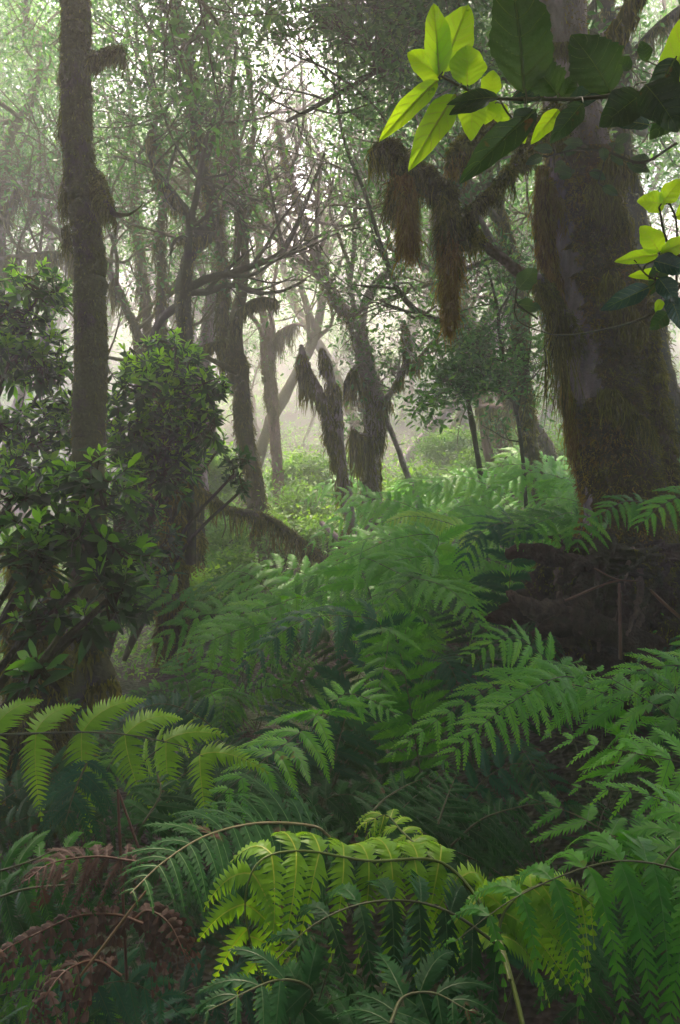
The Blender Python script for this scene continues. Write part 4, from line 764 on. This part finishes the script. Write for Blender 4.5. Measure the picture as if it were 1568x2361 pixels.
fern(430, 'green fern behind the rotten stump fern and the right edge combs', (1.6, 2.7),
  [([(1680,1570,2.6),(1580,1535,2.6),(1470,1550,2.55),(1370,1610,2.45)], .22, 10, 'l', dict(droop=.35, t0=.2)), ([(1660,1660,2.4),(1560,1600,2.45),(1500,1560,2.5),(1450,1500,2.6)], .18, 10, 'g', dict(droop=.3, t0=.2))], 0)
fern(431, 'light green fern below the long feathery one', (.2, 4.1),
  [([(1010,1290,4.3),(900,1295,4.1),(800,1335,3.9),(690,1410,3.7)], .28, 12, 'l', dict(droop=.35, t0=.2)), ([(980,1330,3.6),(910,1365,3.4),(860,1430,3.2),(830,1500,3.0)], .22, 12, 'g', dict(droop=.35, t0=.2))], 0)
fern(405, 'yellowish young fern with curling drooping leaflets, low in the centre', (.35, 1.35),
  [([(1230,2480,1.2),(1185,2280,1.3),(1130,2120,1.42),(1020,1990,1.5),(850,1985,1.45),(700,1962,1.4),(600,1985,1.35),(565,2080,1.33),(585,2200,1.33),(615,2290,1.33)], .140, 15, 'n', dict(direct=True, t0=.30, droop=.75, young=.22, ang=(-5, 30), sweep=.15, seg=5, pl=.28, la=12, sp=.0068, fill=1.1, rad=.0035, ribw=.0013, plane=(0,-.9,1), prof=lambda u: np.minimum(1, .75 + u) * (1 - u) ** .38)),
   ([(1175,2260,1.3),(1150,2150,1.4),(1180,2080,1.42),(1250,2040,1.45),(1330,2060,1.45),(1390,2110,1.4)], .145, 12, 'n', dict(direct=True, t0=.25, droop=.9, young=.3, seg=5, pl=.28, la=12, sp=.0068, fill=1.1, rad=.003, ribw=.0012)),
   ([(1000,1985,1.5),(930,1920,1.6),(890,1880,1.65),(840,1900,1.6)], .10, 9, 'n', dict(direct=True, t0=.1, droop=.6, young=.3, seg=5, pl=.27))], 0)
fern(406, 'dark green fern with a pale arching stem, below the centre left fern', (-.2, 1.75),
  [([(760,1930,1.75),(720,1905,1.7),(600,1898,1.62),(480,1925,1.5),(380,1985,1.4),(300,2060,1.32)], .215, 19, 'p', dict(direct=True, droop=.45, ang=(0, 30), seg=5, pl=.15, sp=.008, t0=.03, rad=.003)),
   ([(900,1900,1.9),(1000,1800,2.1),(1040,1760,2.15)], .13, 12, 'd', dict(ragged=.3))], 0)
fern(407, 'deep green fern hanging long leaflets straight down at the bottom right', (1.1, 1.3),
  [([(1680,2060,1.35),(1560,2005,1.38),(1440,1985,1.37),(1320,2010,1.34),(1180,2075,1.3),(1050,2170,1.25)], .235, 9, 'g', dict(direct=True, droop=.95, ang=(-10, 20), seg=5, pl=.175, sp=.0085, t0=.0, rad=.0018, plane=(0,-.7,1))),
   ([(1640,2080,1.5),(1560,2010,1.55),(1450,1950,1.6),(1330,1880,1.7),(1220,1840,1.75)], .20, 15, 'g', dict(direct=True, droop=.35, ang=(5, 45), seg=5, t0=.05)),
   ([(1680,1900,1.5),(1600,1930,1.5),(1540,1980,1.45),(1500,2060,1.4)], .20, 9, 'g', dict(direct=True, droop=.5, ang=(5, 45), seg=5, t0=.05))], 0)
fern(408, 'shadowed blue-green fern hanging down at the bottom centre', (.2, 1.25),
  [([(1150,2180,1.38),(1050,2110,1.37),(950,2078,1.35),(830,2085,1.32),(720,2135,1.28),(620,2230,1.23)], .215, 11, 'd', dict(direct=True, droop=.95, ang=(-15, 20), seg=5, pl=.175, sp=.0085, t0=.0, plane=(0,-.8,1))),
   ([(900,2361,1.15),(930,2300,1.2),(1000,2290,1.2),(1080,2330,1.15)], .17, 9, 'd', dict(direct=True, droop=.6, seg=5, t0=.0)),
   ([(640,2380,1.2),(720,2290,1.22),(640,2260,1.2),(480,2330,1.1)], .17, 11, 'd', dict(direct=True, droop=.6, seg=5, t0=.0))], 0)
fern(409, 'dying fern with purplish brown crumpled fronds at the bottom left', (-.75, 1.5),
  [([(330,2130,1.5),(270,2110,1.5),(180,2112,1.45),(90,2150,1.4),(10,2190,1.35),(-50,2240,1.3)], .085, 13, 'x', dict(direct=True, droop=1.1, ragged=.6, young=.35, sp=.011, t0=.1, seg=5, ang=(5, 30), pl=.27)),
   ([(300,2130,1.5),(340,2100,1.52),(390,2130,1.5),(430,2210,1.45)], .085, 9, 'x', dict(direct=True, droop=1.2, ragged=.6, young=.45, sp=.011, t0=.05, seg=5, pl=.25)),
   ([(280,2250,1.4),(220,2215,1.4),(150,2240,1.35),(100,2310,1.3),(95,2380,1.3)], .075, 10, 'x', dict(direct=True, droop=1.1, ragged=.6, young=.35, sp=.011, t0=.1, seg=5, pl=.24)),
   ([(330,1990,1.5),(300,1985,1.5),(220,1975,1.5),(120,1990,1.45),(60,2030,1.4)], .085, 11, 'x', dict(direct=True, droop=.6, ragged=.5, t0=.1, seg=5))], 0)
fern(410, 'dark green fern pointing up right from the left edge, above the dying one', (-1.0, 1.7),
  [([(-40,2020,1.6),(60,1990,1.6),(150,1955,1.65),(240,1960,1.65)], .13, 14, 'g', dict(direct=True, droop=.4, seg=5, t0=.0)),
   ([(-30,2080,1.5),(60,2050,1.5),(160,2040,1.5),(260,2030,1.5)], .12, 12, 'd', dict(direct=True, droop=.5, seg=5, t0=.0))], 3, kinds='dg', L=.6, H=.5)
fern(411, 'small purplish dark fern frond in the hollow above the young yellow fern', (.35, 2.0),
  [([(1040,1950,1.9),(1110,1890,1.95),(1200,1860,2.0),(1290,1850,2.0)], .12, 16, 'd', dict(direct=True, droop=.5, ragged=.3, seg=5, t0=.0)),
   ([(1010,1900,1.9),(1030,1840,1.95),(1050,1790,2.0)], .12, 12, 'd', dict(direct=True, droop=.3, ragged=.4, t0=0)),
   ([(860,1870,1.9),(890,1840,1.95),(940,1810,2.0),(990,1790,2.0)], .12, 12, 'd', dict(direct=True, droop=.3, ragged=.4, t0=0))], 3, kinds='db', L=.5, H=.4)
fern(412, 'dark fern low in shadow under the left yellow-green one', (-.85, 1.9),
  [([(200,1760,1.95),(170,1830,1.9),(150,1900,1.85)], .14, 11, 'b', dict(direct=True, droop=.5, t0=0, seg=5)),
   ([(330,1900,1.8),(370,1830,1.85),(360,1780,1.9)], .15, 12, 'd', dict(direct=True, droop=.5, t0=0, ragged=.3))], 4, kinds='bd', L=.6, H=.45)
# middle row
fern(420, 'wide green fern arching down to the right below the pale mound of ferns', (.3, 3.7),
  [([(830,1290,3.8),(930,1325,3.6),(1020,1350,3.35),(1080,1400,3.15),(1125,1475,3.0)], 0.287, 26, 'l', dict(droop=.32, ang=(10, 45), seg=5, t0=.25, plane=(0,-.45,1)))], 4, kinds='ddb', L=.8)
fern(421, 'blue-green fern with finely combed leaflets, left of the shadowed hollow', (-.15, 3.1),
  [([(880,1450,3.0),(800,1420,2.95),(700,1430,2.85),(610,1490,2.75),(535,1570,2.65)], 0.262, 24, 'b', dict(droop=.42, ang=(10, 45), seg=5, t0=.25))], 4, kinds='ddb', L=.8)
fern(422, 'shaded fern hanging inside the dark hollow at the centre', (.35, 2.9),
  [([(905,1450,2.8),(890,1520,2.7),(870,1600,2.6),(855,1650,2.5)], 0.195, 16, 'g', dict(droop=.2, ang=(5, 30), seg=5, t0=.3, plane=(0,-.8,1)))], 3, kinds='ddb', L=.55, H=.4)
fern(423, 'darker grey-green fern beside the left end of the rotten stump', (.75, 3.8),
  [([(1190,1220,3.9),(1140,1210,3.8),(1090,1250,3.65),(1060,1320,3.5)], 0.232, 19, 'b', dict(droop=.4, seg=4, t0=.3))], 3, kinds='ddb', L=.7)
fern(424, 'soft green fern lying over the top of the rotten stump', (1.25, 3.75),
  [([(1330,1190,3.7),(1270,1195,3.65),(1220,1215,3.5),(1170,1250,3.4)], 0.201, 19, 'g', dict(droop=.3)),
   ([(1400,1210,3.5),(1360,1190,3.5),(1340,1220,3.4),(1330,1265,3.3)], 0.183, 15, 'g', dict(droop=.3, plane=(0,-.5,1)))], 4, kinds='ddb', L=.6, H=.4)
fern(425, 'small fern in front of the thick trunk\'s foot, its leaflets drooping', (1.55, 3.4),
  [([(1500,1165,3.3),(1450,1155,3.3),(1410,1170,3.25),(1370,1195,3.2)], .135, 18, 'g', dict(droop=.45, direct=True, t0=.0))], 2, kinds='g', L=.5, H=.4)
fern(426, 'bright fern reaching in from the right edge beside the thick trunk', (2.1, 3.5),
  [([(1640,1130,3.2),(1580,1140,3.15),(1520,1170,3.1),(1470,1215,3.05)], .16, 18, 'l', dict(droop=.4, direct=True, t0=.0))], 3, kinds='gl', L=.6, H=.5)
fern(427, 'long feathery fern sloping down left in front of the snag stump', (.35, 4.6),
  [([(1010,1240,4.7),(920,1240,4.6),(830,1275,4.45),(740,1320,4.3),(640,1380,4.15)], 0.305, 30, 'l', dict(droop=.3, ang=(12, 50), t0=.2))], 4, kinds='lg', L=.9)
fern(428, 'soft green ferns sloping to the left between the blue-green fern and the valley', (-.75, 4.2),
  [([(700,1380,4.0),(620,1400,3.9),(540,1425,3.8),(440,1470,3.6)], 0.256, 22, 'l', dict(droop=.5)), ([(640,1440,3.7),(560,1450,3.6),(480,1480,3.5),(400,1520,3.4)], 0.232, 19, 'g', dict(droop=.5))], 4, kinds='gl', L=.8)
fern(429, 'bright arching fern frond standing out against the pale mound', (.9, 5.2),
  [([(1110,1240,5.2),(1030,1205,5.1),(950,1190,5.0),(890,1205,4.9)], 0.195, 22, 'y', dict(droop=.3, direct=True, t0=.05))], 3, kinds='lg', L=.8)
# the rest of the fern bank, each plant placed by hand
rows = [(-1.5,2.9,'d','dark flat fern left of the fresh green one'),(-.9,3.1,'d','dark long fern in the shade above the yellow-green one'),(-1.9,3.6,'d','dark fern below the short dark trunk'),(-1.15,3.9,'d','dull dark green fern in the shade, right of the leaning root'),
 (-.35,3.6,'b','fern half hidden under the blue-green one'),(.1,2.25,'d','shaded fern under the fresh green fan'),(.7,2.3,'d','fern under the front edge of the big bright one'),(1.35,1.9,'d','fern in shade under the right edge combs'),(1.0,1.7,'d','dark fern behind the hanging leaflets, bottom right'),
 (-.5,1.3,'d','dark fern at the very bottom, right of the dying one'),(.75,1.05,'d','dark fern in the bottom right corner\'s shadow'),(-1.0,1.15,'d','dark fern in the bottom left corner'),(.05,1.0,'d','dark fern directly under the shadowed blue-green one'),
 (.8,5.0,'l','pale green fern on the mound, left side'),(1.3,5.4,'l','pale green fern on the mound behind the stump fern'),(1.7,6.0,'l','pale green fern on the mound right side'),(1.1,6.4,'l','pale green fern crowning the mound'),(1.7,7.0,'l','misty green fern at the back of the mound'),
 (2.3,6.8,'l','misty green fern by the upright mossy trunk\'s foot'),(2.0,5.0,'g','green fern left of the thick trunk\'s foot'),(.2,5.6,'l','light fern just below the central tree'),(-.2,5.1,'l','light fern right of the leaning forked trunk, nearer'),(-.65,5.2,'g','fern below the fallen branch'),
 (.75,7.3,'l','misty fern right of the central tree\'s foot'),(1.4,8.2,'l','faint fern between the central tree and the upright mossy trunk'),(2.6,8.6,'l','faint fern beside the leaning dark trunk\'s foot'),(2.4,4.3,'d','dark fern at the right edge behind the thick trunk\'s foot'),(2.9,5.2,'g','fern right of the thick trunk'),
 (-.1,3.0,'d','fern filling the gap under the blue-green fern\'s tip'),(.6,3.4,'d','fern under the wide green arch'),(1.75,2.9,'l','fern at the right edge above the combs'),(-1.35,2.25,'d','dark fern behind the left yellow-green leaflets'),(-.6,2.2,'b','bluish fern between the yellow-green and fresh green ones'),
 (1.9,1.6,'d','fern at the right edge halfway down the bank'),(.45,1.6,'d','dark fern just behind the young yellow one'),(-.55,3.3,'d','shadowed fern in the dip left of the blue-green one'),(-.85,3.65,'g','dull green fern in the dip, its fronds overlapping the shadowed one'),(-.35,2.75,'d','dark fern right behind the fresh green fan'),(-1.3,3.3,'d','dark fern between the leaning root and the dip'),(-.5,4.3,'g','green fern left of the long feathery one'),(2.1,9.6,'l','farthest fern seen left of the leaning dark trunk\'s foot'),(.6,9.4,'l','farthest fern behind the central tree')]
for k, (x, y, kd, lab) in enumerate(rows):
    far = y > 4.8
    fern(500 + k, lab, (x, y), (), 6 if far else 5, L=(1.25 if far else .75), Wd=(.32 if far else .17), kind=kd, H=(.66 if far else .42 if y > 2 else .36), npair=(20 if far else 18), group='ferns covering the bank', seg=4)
print('fronds', NF)

# ---- loose dead stems
def stemthing(name, label, rows, m='stalk_brown', cat='stem'):
    mb = MB(); a = spline(np.array(S(*rows)), 24); tube(mb, a[:, :3], a[:, 3], 7, lump=.08, rng=np.random.default_rng(2)); o = mb.build(name, M[m]); tag(o, label, cat); return o
stemthing('dead_fern_stem', 'brown upright fern stem left of the dying fronds', [(272,1820,1.62,3),(276,1930,1.6,3.4),(284,2080,1.55,3.4),(292,2260,1.5,3.4)])
stemthing('dead_fern_stem', 'thicker tan stem leaning across the dying fronds', [(345,2045,1.42,2.5),(300,2100,1.4,3),(240,2180,1.38,3.2),(180,2260,1.36,3.2),(150,2330,1.35,3)], 'stalk_pale')
stemthing('dead_fern_stem', 'thin dark brown stem beside the upright one', [(275,1830,1.7,3),(300,1900,1.68,3),(325,1970,1.66,3)])
stemthing('dead_fern_stem', 'short pale stem poking out under the yellow-green leaflets', [(362,1790,1.9,4),(378,1830,1.88,4),(392,1865,1.86,4)], 'rib_pale')
# ---- rotten stump / root mound on the right
def lumpy(mb, c, s, rng, nu=90, nv=60, amp=.22, fr_=3.0, mat=0):
    u = np.linspace(0, 2 * math.pi, nu, endpoint=False); v = np.linspace(0, math.pi, nv); U, V = np.meshgrid(u, v)
    d = np.stack([np.cos(U) * np.sin(V), np.sin(U) * np.sin(V), np.cos(V)], -1); r = np.ones(U.shape)
    for k in range(16): w_ = rng.normal(0, 1, 3) * fr_ * (1 + .33 * k); r = r + amp * np.sin(d @ w_ + rng.uniform(0, 6.3)) / (1 + .5 * k)
    r = r + .10 * np.abs(np.sin(d[..., 0] * 9 + d[..., 1] * 6 + 2 * np.sin(d[..., 2] * 5)))
    p = d * r[..., None] * np.array(s) + np.array(c); i = np.arange(nv - 1)[:, None] * nu; j = np.arange(nu)[None]; kk = (j + 1) % nu
    mb.add(p, np.stack([i + j, i + nu + j, i + nu + kk, i + kk], -1).reshape(-1, 4), mat=mat); return p.reshape(nv, nu, 3)
rng = np.random.default_rng(61); bp = P(1420, 1420, 3.55)
ST = thing('rotten_stump', (bp[0], 3.5, gz(bp[0], 3.5)), 'dark rotten root mound under the thick trunk with a pale broken root sticking out', 'stump')
mb = MB(); v1 = lumpy(mb, P(1440,1420,3.8), (.36, .22, .20), rng, amp=.3, fr_=4); v2 = lumpy(mb, P(1300,1400,3.75), (.17, .20, .20), rng, amp=.3, fr_=4); v3 = lumpy(mb, P(1560,1480,3.6), (.30, .2, .22), rng, amp=.3, fr_=4); v4 = lumpy(mb, P(1400,1290,3.8), (.28,.18,.08), rng, amp=.3, fr_=4)
mb.build('root_mass', M['rot'], ST)
def part_tube(name, rows, mat, lump=.3, m=14):
    mb = MB(); a = spline(np.array(S(*rows)), 40); v = tube(mb, a[:, :3] + rng.normal(0, .003, (40, 3)), a[:, 3], m, lump=lump, rng=rng); mb.build(name, M[mat], ST); return v
part_tube('broken_root', [(1172,1366,3.3,9),(1192,1382,3.3,14),(1215,1398,3.32,17),(1240,1412,3.35,24),(1270,1425,3.4,36),(1310,1450,3.5,45)], 'rot_pale', .45)
part_tube('root', [(1168,1275,3.45,12),(1215,1268,3.42,18),(1290,1290,3.45,20),(1380,1330,3.55,22)], 'rot', .4)
part_tube('root', [(1230,1470,3.3,10),(1280,1450,3.3,22),(1350,1440,3.35,30),(1440,1460,3.4,32),(1520,1500,3.4,26)], 'rot', .4)
part_tube('root', [(1290,1340,3.35,9),(1330,1310,3.35,14),(1390,1290,3.4,18)], 'rot', .4)
part_tube('root', [(1345,1500,3.3,14),(1340,1420,3.3,20),(1360,1330,3.4,22),(1400,1240,3.5,30)], 'rot', .4)
for k in range(26):
    x0, y0 = rng.uniform(1250, 1560), rng.uniform(1250, 1420); x1, y1 = x0 + rng.normal(-40, 50), y0 + rng.uniform(50, 190); r_ = rng.uniform(2.5, 9)
    part_tube('root', [(x0, y0, 3.62, r_), ((x0 + x1) / 2 + rng.normal(0, 18), (y0 + y1) / 2, 3.45 + rng.normal(0, .05), r_ * .8), (x1, y1, 3.42 + rng.normal(0, .08), r_ * .4)], 'rot' if k % 4 else 'rot_pale', .4, 8)
mb = MB()
for v in (v1, v2, v3, v4):
    p, nr = surf_points(v, 14000, rng, lambda p, n, f: np.clip(np.sin(p[:, 0] * 14) + np.sin(p[:, 2] * 19 + p[:, 1] * 9) - .1 + n[:, 2], 0, 1)); fur(mb, p, nr, rng, length=.022, width=.002, down=.6)
mb.build('moss', M['moss_olive'], ST)
for lab, rows_ in [('reddish twig slanting up across the rotten stump', [(1303,1385,3.15,3),(1350,1365,3.12,3),(1400,1345,3.1,2.5),(1430,1338,3.1,2)]),('straight upright dead stem in front of the rotten stump', [(1428,1345,3.1,3.5),(1430,1430,3.08,4),(1431,1520,3.05,4)]),
  ('pale brown stick leaning at the right edge over the rotten stump', [(1500,1360,3.0,3),(1530,1390,2.98,4),(1570,1425,2.95,4)]),('thin twig crossing above the rotten stump', [(1370,1310,3.1,1.6),(1420,1335,3.1,2),(1470,1340,3.1,1.8)])]:
    stemthing('dead_twig', lab, rows_, cat='twig')

# ---- leafy branches close to the viewer
def big_leaf(name, T, p0, p1, width, mat, rng, droop=.12, face=None, wav=.05, teeth=.0, fold=.2, bite=0., val=.5, label=None):
    """one broad leaf from p0 to p1 (world), as a curved sheet with a raised midrib, wavy toothed edge and real thickness"""
    p0, p1 = np.array(p0), np.array(p1); L = np.linalg.norm(p1 - p0); D = (p1 - p0) / L; toc = np.array([0, -1., 0]) if face is None else np.array(face, float)
    Sd = nrm(np.cross(D, toc)); N = nrm(np.cross(Sd, D)); ns, nw = 34, 15; s = np.linspace(0, 1, ns); w_ = np.linspace(-1, 1, nw)
    pr = (np.sin(math.pi * np.clip(s, 0, 1) ** .82) ** .72) * (1 - .22 * s); pr = pr / pr.max(); ph = rng.uniform(0, 6.3, 6)
    Pg = np.zeros((ns, nw, 3))
    for i, si in enumerate(s):
        for j, wj in enumerate(w_):
            e = 1 + wav * math.sin(si * 15 + ph[0] + (wj > 0) * 2) * abs(wj) - teeth * ((si * 11 + ph[5]) % 1) * abs(wj) ** 3
            if bite and wj > 0: e -= bite * abs(wj) ** 2 * (math.exp(-((si - .25) / .05) ** 2) + .5 * math.exp(-((si - .32) / .04) ** 2))
            a = wj * width * .5 * pr[i] * max(e, .05)
            h = fold * abs(a) + .03 * width * math.sin(si * 9 + ph[1] + wj * 2) * abs(wj) + .012 * width * math.sin(si * 46 - abs(wj) * 9) * (abs(wj) > .1)
            Pg[i, j] = p0 + D * si * L + Sd * a + N * (h - droop * L * (si - .5) ** 2 * 2) + UP * (-droop * L * (si ** 2 - si) * 0)
    mb = MB(); i = np.arange(ns - 1)[:, None] * nw; j = np.arange(nw - 1)[None]; q = np.stack([i + j, i + j + 1, i + nw + j + 1, i + nw + j], -1).reshape(-1, 4)
    vv = np.repeat(val + .25 * np.sin(s * 5 + ph[2])[:, None], nw, 1).ravel(); mb.add(Pg, q, val=vv); lf = mb.build('leaf', M[mat], T, origin=p0)
    if label: lf['label'] = label
    rb = MB(); mid_ = Pg[:, nw // 2] - N * .0004; tube(rb, mid_, np.linspace(.0016, .0004, ns) * (L / .1), 5, cap=False)
    for k in range(5):                                # side veins
        for sgn in (1, -1):
            i0 = 4 + k * 5; pts = np.array([Pg[min(i0 + int(t * 5), ns - 1), nw // 2 + sgn * int(round(t * 6))] for t in (0, .34, .67, 1)]); tube(rb, spline(pts, 7), .00035 * (L / .1), 3, cap=False)
    rb.build('midrib', M['sprig_vein' if mat != 'sprig_young' else 'rib_yellow'], lf, origin=p0)
def sprig(name, label, seed, stems, lv, zd):
    rng = np.random.default_rng(seed); T = thing(name, P(*stems[0][0][:3]), label, 'leafy branch'); mb = MB(); al = []
    for st in stems: a = spline(np.array(S(*st)), 40); al.append(a); tube(mb, a[:, :3], a[:, 3], 8, lump=.06, rng=rng)
    al = np.concatenate(al)
    for l in lv:
        p = P(l[0], l[1], zd + l[6]); i = int(np.argmin(np.linalg.norm(al[:, :3] - p, axis=1))); b_ = al[i, :3]
        tube(mb, spline(np.array([b_, (b_ + p) / 2 + (p - P(l[2], l[3], zd + l[6])) * .08, p]), 7), np.linspace(.0016, .0010, 7) * (zd / 1.2), 5, cap=False)
    mb.build('stem', M['bark_dark' if zd > 1.3 else 'stalk'], T)
    for l in lv:
        x0, y0, x1, y1, w_, m_, dz = l[:7]; o = dict(l[7]) if len(l) > 7 else {}
        big_leaf('leaf', T, P(x0, y0, zd + dz), P(x1, y1, zd + dz + o.pop('tilt', 0)), w_ * K * zd, m_, rng, **o)
    return T
Y1 = 1.15
sprig('laurel_branch', 'leafy branch close up at the top right, its tip leaves glowing yellow-green', 71,
  [[(1660,150,Y1+.05,7),(1568,182,Y1,6),(1480,208,Y1,5.5),(1400,222,Y1,5),(1300,229,Y1,4.5),(1200,228,Y1,4),(1130,226,Y1,3.5),(1080,208,Y1,3.5),(1040,188,Y1,3),(1012,172,Y1,2.5)],
   [(1215,228,Y1,2),(1210,200,Y1,2),(1206,190,Y1,1.6)],[(1420,218,Y1,2),(1412,200,Y1,2)],[(1150,225,Y1,2.5),(1170,260,Y1+.01,2.2),(1185,275,Y1+.02,2)],[(1535,195,Y1,4),(1545,240,Y1,3.5),(1568,280,Y1,3)]],
  [(1014,172,1000,2,62,'sprig_young',-.01,dict(fold=.5)),(1022,160,1080,5,88,'sprig_young',.0,dict(fold=.3)),(1020,178,940,118,72,'sprig_young',.01),(1078,196,1076,102,84,'sprig_young',-.02,dict(fold=.25)),
   (1010,180,874,322,50,'sprig_young',-.01,dict(fold=.3)),(1052,210,944,388,66,'sprig_young',-.03,dict(fold=.35,tilt=-.02)),(1090,222,1086,322,66,'sprig_young',.02),(1130,226,1036,262,40,'sprig_old',-.05,dict(fold=.5)),(1150,220,1030,238,34,'sprig_old',-.06,dict(fold=.5)),
   (1212,205,1180,-75,150,'sprig_old',-.02,dict(wav=.06,teeth=.08,val=.7)),(1288,215,1208,128,96,'sprig_old',.0,dict(teeth=.2,wav=.1)),(1412,208,1320,75,138,'sprig_old',-.02,dict(wav=.05,teeth=.12,bite=.3)),
   (1238,246,1060,418,70,'sprig_old',-.05,dict(bite=.5,fold=.3,val=.35)),(1345,235,1270,328,52,'sprig_old',-.04,dict(bite=.2)),(1130,225,1118,285,60,'sprig_young',.04),(1140,240,1170,292,44,'sprig_young',.05),(1100,215,1060,275,60,'sprig_young',.05),
   (1125,222,1140,160,50,'sprig_young',.05),(1180,270,1210,330,50,'sprig_young',.06),(1290,250,1225,330,42,'sprig_young',.08),(1180,230,1260,205,40,'sprig_blue',.03),(1310,240,1420,185,50,'sprig_blue',.03),(1490,190,1568,300,110,'sprig_old',-.06,dict(val=.2)),
   (1480,215,1385,290,86,'sprig_old',-.02,dict(val=.25)),(1500,285,1390,275,40,'sprig_blue',.0),(1560,130,1490,260,60,'sprig_old',-.05,dict(val=.2)),(1540,240,1600,10,90,'sprig_young',-.03),(1490,140,1480,92,36,'sprig_old',.05),(1455,160,1420,130,36,'sprig_old',.05),
   (1568,240,1500,320,60,'sprig_old',.03),(1290,235,1330,170,44,'sprig_old',.06)], Y1)
Y2 = 1.5
sprig('laurel_branch', 'leafy twig at the right edge with rounded yellow-green leaves over bluish ones', 72,
  [[(1640,560,Y2,3),(1600,620,Y2,4),(1568,660,Y2,4),(1530,700,Y2+.05,4),(1480,735,Y2+.2,3),(1400,758,Y2+.5,2.4),(1312,772,Y2+.9,1.8),(1262,768,Y2+1.1,1.6),(1191,735,Y2+1.3,1.5),(1191,662,Y2+1.3,1)],[(1600,620,Y2,3),(1540,560,Y2,3),(1520,480,Y2,2.5)],[(1560,660,Y2,3),(1560,520,Y2,2.5),(1545,470,Y2,2)],[(1568,655,Y2,3),(1500,640,Y2,2),(1462,600,Y2,2)]],
  [(1535,470,1470,462,52,'sprig_young',0,dict(fold=.1)),(1525,470,1572,410,44,'sprig_young',0),(1522,580,1478,520,58,'sprig_young',0,dict(fold=.1)),(1520,585,1418,602,34,'sprig_young',0),(1525,585,1600,545,40,'sprig_young',-.02),(1560,500,1620,470,46,'sprig_young',.02),(1545,630,1450,635,30,'sprig_young',.02),
   (1500,660,1386,714,46,'sprig_blue',.0),(1510,600,1590,625,50,'sprig_blue',-.02),(1520,640,1560,700,50,'sprig_blue',-.02),(1530,600,1500,680,44,'sprig_old',.02),(1545,680,1575,760,50,'sprig_blue',0),(1540,720,1500,760,40,'sprig_old',0),(1525,690,1512,720,22,'sprig_young',.0)], Y2)
rng = np.random.default_rng(9)
Y3 = 3.2
lvs = []
for (x, y) in ((1275,345),(1300,370),(1330,340),(1345,330),(1290,410),(1390,340),(1420,330),(1440,350),(1390,430),(1360,395),(1460,380),(1480,395),(1500,370),(1250,360),(1320,400),(1410,355)):
    a = rng.uniform(-.8, 3.9); lvs.append((x, y, x + 46 * math.cos(a), y + 32 * math.sin(a), 24, 'sprig_old', rng.uniform(-.05, .05)))
sprig('laurel_branch', 'small leafy twig crossing the thick trunk below the big dark leaves', 73, [[(1560,330,Y3,3),(1480,375,Y3,3),(1400,350,Y3,3),(1330,345,Y3,2.5),(1260,362,Y3,2)],[(1400,350,Y3,2),(1380,420,Y3,1.5)]], lvs, Y3)
Y4 = 3.4
sprig('laurel_branch', 'lone dark leaves on a bare twig between the hanging moss and the thick trunk', 74, [[(1191,665,Y4-.55,2),(1193,700,Y4-.55,2),(1240,735,Y4-.5,2)]], [(1195,665,1238,618,40,'sprig_old',-.5,dict(val=.9)),(1193,700,1250,712,28,'sprig_old',-.5)], Y4)
# high leafy bough over the centre, nearer than the misty trees
T = Tree(81)
q = T.stem(S((1260,210,6.2,8),(1120,170,6.1,8),(1000,135,6,8),(900,150,6,7),(800,205,6,6),(720,250,6,5),(660,280,6,4)), 7, .15, 50)
q2 = T.stem(S((1000,135,6,7),(930,60,6,6),(880,-30,6,6),(830,-150,6,5)), 7, .15, 40); q3 = T.stem(S((900,150,6,5),(840,110,6,4),(760,60,6,4),(700,20,6,3)), 6, .15, 30)
for qq_, n_, dn in ((q, 20, 1.1), (q2, 16, 1.6), (q3, 18, 1.7)): limbs_from(T, qq_, n_, .15, 1, .75, .012, updir=(0, 0, .1), dens=dn * .9, leaf=.055, lsig=.12)
T.finish('laurel_bough', 'high bough with dark leaves spreading left across the top centre', 'bark_dark', 'leaf_mid', cat='branch')
